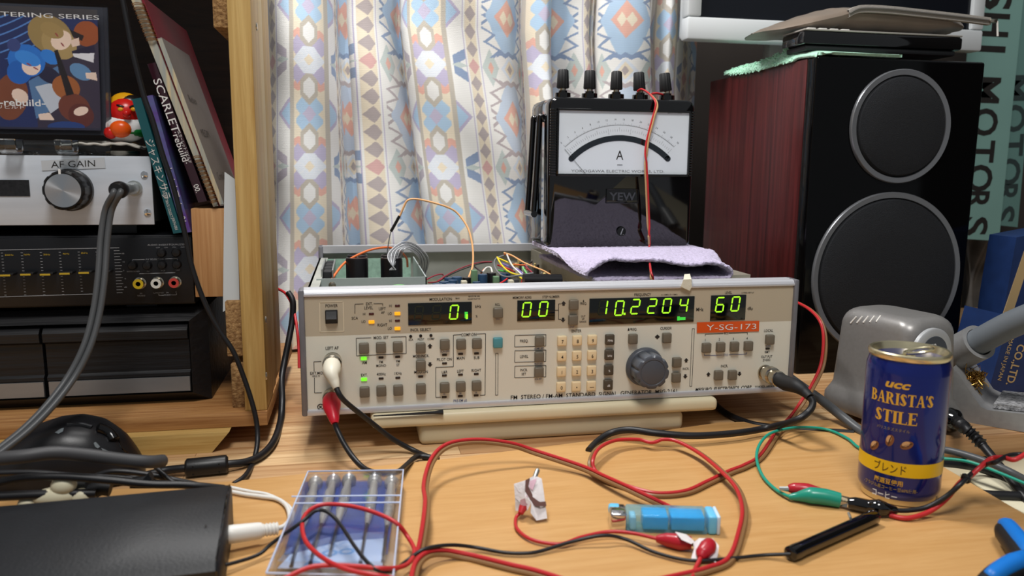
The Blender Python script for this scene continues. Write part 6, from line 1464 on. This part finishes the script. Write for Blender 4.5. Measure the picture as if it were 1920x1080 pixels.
IVP = mat('ivory_plug', (222, 214, 184), .45)
for nm, lab, c_, s_ in (('ivory_plug', 'larger ivory plug lying among the cables behind the power adapter', (105, 925), (.014, .006, .006)), ('ivory_plug', 'small ivory plug end right of the larger one behind the power adapter', (152, 926), (.0062, .005, .0055))):
    p = ony(c_[0], c_[1] + 6, .508); b = B(); b.ell(p, s_, IVP)
    if s_[0] > .01: b.ell(p + Vector((.005, 0, .007)), (.0075, .006, .0060), IVP); b.ell(p + Vector((-.016, 0, -.003)), (.006, .005, .004), IVP)
    tag(b.obj(nm), lab, 'plug')
for pts, lab in ((((128, 918), (145, 910), (165, 907)), 'stubby black connector boot beside the larger ivory plug'), (((172, 922), (190, 914), (208, 915)), 'black connector shell right of the small ivory plug')):
    tag(B().tube(spline([ony(a, c, .516) for a, c in pts], 6), .0052, BLACKM, 14).obj('connector_boot'), lab, 'connector')
b = B(); P = [ony(243, 916, .507), ony(243, 902, .507), ony(268, 899, .507), ony(278, 888, .507), ony(284, 898, .507), ony(284, 916, .507)]
tag(B().prism(P, (0, .006, 0), BLACKM).obj('cable_clamp'), 'black plastic cable clamp standing behind the power adapter', 'clamp')

# black trackball mouse
MB_ = mat('mouse_black', (24, 24, 27), .36, bump=.05, bscale=1500); MBG = mat('mouse_gloss', (14, 14, 16), .14)
Ym = .600
mc0 = onz(150, 880, .0); mL = ony(-60, 850, Ym).x; mR = ony(268, 828, Ym).x; mT = ony(150, 784, Ym).z
ms = root('computer_mouse', ((mL+mR)/2, Ym, .0004), 'big black mouse with worn pale patches on the desk before the shelf', 'mouse')
def mpos(U, V):
    a = U*2*math.pi; ph = V*math.pi/2
    cx = (mL+mR)/2; rx = (mR-mL)/2
    x = cx + rx*np.cos(a)*np.cos(ph)**.55
    u = (x - mL)/(mR-mL)
    hgt = np.interp(u, [0, .12, .3, .5, .62, .75, .88, 1.0], [.45, .62, .82, .97, 1.0, .96, .80, .50])
    y = Ym + .034*np.sin(a)*np.cos(ph)**.55
    z = .0004 + (mT-.0004)*hgt*np.sin(ph)**.72
    return x, y, z
o = grid_obj('shell', 72, 26, mpos, None, MB_, ms)
def msurf(px, py, lift=.0006):
    return surf(o, px, py, lift) or ony(px, py, Ym-.03)
b = B(); wl = [msurf(px, py, .0004) for px, py in ((180, 803), (195, 808), (207, 816), (214, 828))]; b.tube(spline(wl, 5), [.002] + [.0042]*14 + [.002], MBG, 12); b.obj('scroll_wheel', ms)
b = B(); b.tube(spline([msurf(px, py, .0001) for px, py in ((125, 798), (150, 797), (172, 802))], 6), .0018, MBG, 8); b.obj('button', ms)
b = B(); b.tube(spline([msurf(px, py, 0) for px, py in ((222, 826), (228, 840), (240, 850), (252, 856))], 6), .0006, GLOSSB, 6); b.obj('button_seam', ms)
WORN = mat('worn_patch', (112, 120, 124), .5)
for pts in (((175, 831), (179, 829), (184, 834), (187, 838), (183, 841), (178, 838)), ((189, 840), (196, 843), (205, 847), (208, 851), (200, 849), (192, 845)), ((103, 812), (113, 805), (120, 803), (118, 810), (110, 814))):
    P = [surf(o, px, py, .0005) for px, py in pts]; P = [p for p in P if p]
    if len(P) > 2: B().add(P, [list(range(len(P)))], WORN).obj('worn_patch', ms)

# ================================================================== POWER ADAPTER WITH WHITE DC PLUG
AD = mat('adapter_black', (23, 25, 29), .5, bump=.10, bscale=600, var=.12, vscale=60)
q1, q2, q3 = onz(435, 904, .0335), onz(421, 1036, .0335), onz(0, 944, .0335)
ua = (q3-q1).normalized(); ub = Vector((-ua.y, ua.x, 0)); ub = ub if ub.dot(q2-q1) > 0 else -ub
wd = (q2-q1).dot(ub)
ad = root('power_adapter', tuple(q1 + ua*.09 + ub*wd/2 + Vector((0, 0, BT-.0335))), 'black power adapter brick in the lower left corner on the beech board', 'power adapter')
def ring(s, ins=0):
    h = .0335; e = .004
    o_ = [(0+ins, h-.004), (.003+ins, h-.0005), (.030, h-ins), (wd-.005, h-.0050-ins), (wd-ins, h-.0095), (wd-ins, BT+.014), (wd-.003-ins, BT+.002), (wd-.006, BT), (.006, BT), (0+ins, BT+.004)]
    return [q1 + ua*s + ub*a + Vector((0, 0, z-.0335)) for a, z in o_]
b = B(); loft(b, [ring(.0, .0025), ring(.0018, 0), ring(.060, 0), ring(.20, 0), ring(.202, .0025)], AD, smooth=False); b.obj('case', ad)
b = B(); sm_ = [q1 + ua*.0012 + ub*a + Vector((0, 0, z-.0335)) for a, z in ((-.0002, .0296), (.003, .0331), (.030, .0337), (wd-.005, .0287), (wd+.0002, .0240), (wd+.0002, BT+.014))]
b.tube(sm_, .0005, GLOSSB, 6); b.obj('end_seam', ad)
for px, py, r_ in ((64, 982, .0012), (398, 962, .0007), (386, 985, .0007)):
    B().lathe([(r_, 0), (0, .0002)], GLOSSB, onz(px, py, .0322), (0, 0, 1), 12).obj('pock_mark', ad)
dc = root('dc_plug', tuple(onz(470, 1000, BT)), 'white DC plug and cable at the right end of the black power adapter', 'plug')
d0, d1 = onz(424, 1003, .0150), onz(520, 991, .0125); dd = d1-d0; L_ = dd.length; dd.normalize()
B().lathe([(.0040, -.002), (.0052, 0), (.0054, .004), (.0050, .018), (.0046, .0200)], WHITEP, d0, dd, 24).obj('plug_body', dc)
B().lathe([(.0040 if i % 2 else .0032, .0200 + (L_-.0200)*i/9) for i in range(10)], WHITEP, d0, dd, 20).obj('strain_relief', dc)
B().tube(spline([d1, onz(533, 986, .011), onz(543, 972, .008), onz(538, 950, .0065), onz(520, 936, .006), onz(490, 931, .006), onz(460, 927, .006), onz(430, 921, .0062)], 8), .0015, WHITEP, 10).obj('cable', dc)
run('dc_cable', 'second thin white cable just behind the loop of the DC plug cable', [(528, 990, .010), (548, 975, .0065), (547, 957, .0058), (530, 941, .0056), (500, 927, .0056), (470, 922, .0056), (432, 914, .0060)], .0013, WHITEP)

# ================================================================== PRECISION SCREWDRIVER CASE
SB0 = BT + .0002
CASE = mat('clear_polystyrene', (214, 222, 244), .06, trans=1.0, ior=1.18, alpha=.30, coat=.3)
bx_ = root('screwdriver_case', tuple(onz(630, 980, SB0)), 'clear plastic case of precision screwdrivers lying on the beech board', 'case')
o4 = [onz(498, 1076, .018), onz(738, 1082, .018), onz(757, 881, .018), onz(577, 884, .018)]
def flat(z, ins=0.0):
    c_ = sum((Vector((p.x, p.y, 0)) for p in o4), Vector())/4
    return [Vector((p.x, p.y, z)) - (Vector((p.x, p.y, 0)) - c_).normalized()*ins for p in o4]
def wallbox(bd, z0, z1, t, m, top=True):
    A_, B_ = flat(z0), flat(z1); a2, b2 = flat(z0, t), flat(z1, t)
    for i in range(4):
        j = (i+1) % 4; bd.add([A_[i], A_[j], B_[j], B_[i], a2[i], a2[j], b2[j], b2[i]], [[0, 1, 2, 3], [7, 6, 5, 4], [3, 2, 6, 7], [0, 4, 5, 1]], m)
b = B(); wallbox(b, SB0+.0012, .0110, .0016, CASE); F0, F1 = flat(SB0), flat(SB0+.0012); b.add(F0+F1, [[3, 2, 1, 0], [4, 5, 6, 7], [0, 1, 5, 4], [1, 2, 6, 5], [2, 3, 7, 6], [3, 0, 4, 7]], CASE); b.obj('tray', bx_)
b = B(); wallbox(b, .0111, .0180, .0014, CASE); F0, F1 = flat(.0168, .001), flat(.0180, .001); b.add(F0+F1, [[3, 2, 1, 0], [4, 5, 6, 7], [0, 1, 5, 4], [1, 2, 6, 5], [2, 3, 7, 6], [3, 0, 4, 7]], CASE)
EDGEP = mat('polished_edge', (196, 206, 232), .12, coat=.4)
lid_ = b.obj('lid', bx_)
for (a1, b1), (a2, b2) in (((547, 931), (752, 929)), ((551, 944), (751, 942))):
    B().tube([onz(a1, b1, .0184), onz(a2, b2, .0184)], .0006, EDGEP, 6).obj('lid_rib', lid_)
E4 = flat(.0182, .0006); B().tube(E4 + [E4[0]], .0006, EDGEP, 6).obj('lid_edge', lid_)
c4 = [onz(571, 905, SB0+.0022), onz(745, 903, SB0+.0022), onz(727, 1040, SB0+.0022), onz(533, 1040, SB0+.0022)]
mt_ = B().prism(c4, (0, 0, .0006), mat('blue_card', (38, 66, 138), .55, var=.15, vscale=40)).obj('blue_insert', bx_)
wp = B().prism([onz(640, 1015, SB0+.0032), onz(725, 1010, SB0+.0032), onz(716, 1066, SB0+.0032), onz(520, 1066, SB0+.0032), onz(545, 1040, SB0+.0032)], (0, 0, .0002), mat('pale_blue_card', (176, 196, 226), .6)).obj('pale_insert', bx_)
SDN = mat('driver_nickel', (196, 194, 188), .28, .55); LBI = mat('light_blue_print', (80, 150, 214), .5)
pr = B()
for px, py in ((618, 1037), (650, 1034), (586, 1058)):
    c_ = onz(px, py, SB0+.0037); pr.add([c_ + Vector((.0048*k_*math.cos(t), .0038*k_*math.sin(t), 0)) for k_ in (1, .55) for t in np.linspace(0, 2*math.pi, 20, endpoint=False)], [[i, (i+1) % 20, 20+(i+1) % 20, 20+i] for i in range(20)], LBI)
pr.obj('printed_rings', wp)
for i, (h, t, wh) in enumerate((((592, 904), (546, 1062), 'leftmost'), ((626, 900), (582, 1056), 'second from the left'), ((655, 899), (618, 1042), 'middle'), ((703, 900), (676, 1054), 'second from the right'), ((735, 903), (718, 1052), 'rightmost'))):
    a_, c_ = onz(h[0], h[1], .0098), onz(t[0], t[1], .0085); d_ = c_-a_; L_ = d_.length; d_.normalize()
    r_ = root('precision_screwdriver', tuple((a_+c_)/2 - Vector((0, 0, .003))), 'nickel precision screwdriver in the clear case, %s of the five' % wh, 'screwdriver', None)
    B().lathe([(.0016, -.0006), (.0044, 0), (.0050, .0012), (.0044, .0026), (.0050, .0040), (.0040, .0058), (.0026, .0068)], SDN, a_, d_, 22).obj('swivel_cap', r_)
    B().lathe([(.0026, .0066), (.0027, .020), (.0034, .0205), (.0034, .050), (.0027, .0505), (.0022, .060), (.0012, .068)], SDN, a_, d_, 36, wob=lambda an, r, hh: r*(1-.06*(math.cos(an*12) > 0)) if r > .003 else r).obj('handle', r_)
    B().tube([a_ + d_*.067, a_ + d_*(L_-.003), c_], [.0010, .0010, .0012], mat('dark_steel', (96, 96, 98), .3, .9) if 'dark_steel' not in bpy.data.materials else bpy.data.materials['dark_steel'], 8).obj('blade', r_)

# ================================================================== PLIERS at the lower right corner
PB_ = mat('pliers_blue', (20, 116, 206), .4); PK_ = mat('pliers_black', (26, 27, 30), .5)
plr = root('pliers', tuple(onz(1915, 1050, BT)), 'blue and black handled pliers reaching in at the lower right corner', 'pliers')
def handle(pts, rs, off):
    P = [onz(*p) for p in pts]; S = spline(P, 8); n_ = len(S)
    rr = [np.interp(i/(n_-1), np.linspace(0, 1, len(rs)), rs) for i in range(n_)]
    h = B().tube(S, rr, PK_, 16).obj('handle', plr)
    k_ = int(n_*.72); B().tube([S[i] + Vector(off)*rr[i] for i in range(2, k_)], [rr[i]*.72*min(1, (i-1)*.35, (k_-i)*.4) for i in range(2, k_)], PB_, 14).obj('blue_grip', h)
handle([(1874, 990, .012), (1888, 1000, .013), (1915, 1035, .014), (1945, 1075, .014), (1985, 1120, .014)], [.0030, .0068, .0074, .0066, .0050], (.25, .25, .55))
handle([(1845, 1098, .012), (1868, 1082, .013), (1900, 1066, .014), (1935, 1058, .014), (1990, 1090, .014)], [.0050, .0066, .0072, .0060, .0050], (0, -.15, .60))

run('speaker_wire', 'red and white wire rising between the shelf post and the generator left end', [(522, 542, None, .84), (536, 551, None, .82), (549, 575, None, .80), (556, 610, None, .78), (560, 650, None, .77), (561, 690, None, .76)], .0014, REDW)
# repeats share a group
GROUPS = {'disc_case': 'disc cases on the shelf', 'coaxial_lead': 'coaxial leads on the generator sockets', 'crocodile_clip': 'booted crocodile clips', 'usb_cable': 'black cables bundled behind the adapter', 'test_lead': 'thin test leads on the board',
          'speaker_wire': 'two-conductor speaker wires', 'power_cable': 'cables right of the generator', 'precision_screwdriver': 'precision screwdrivers in the clear case', 'hanging_banner': 'teal banner strips', 'carton': 'blue cartons at the right edge'}
for o_ in SC.objects:
    g_ = GROUPS.get(o_.name.split('.')[0])
    if g_ and not o_.parent: o_['group'] = g_
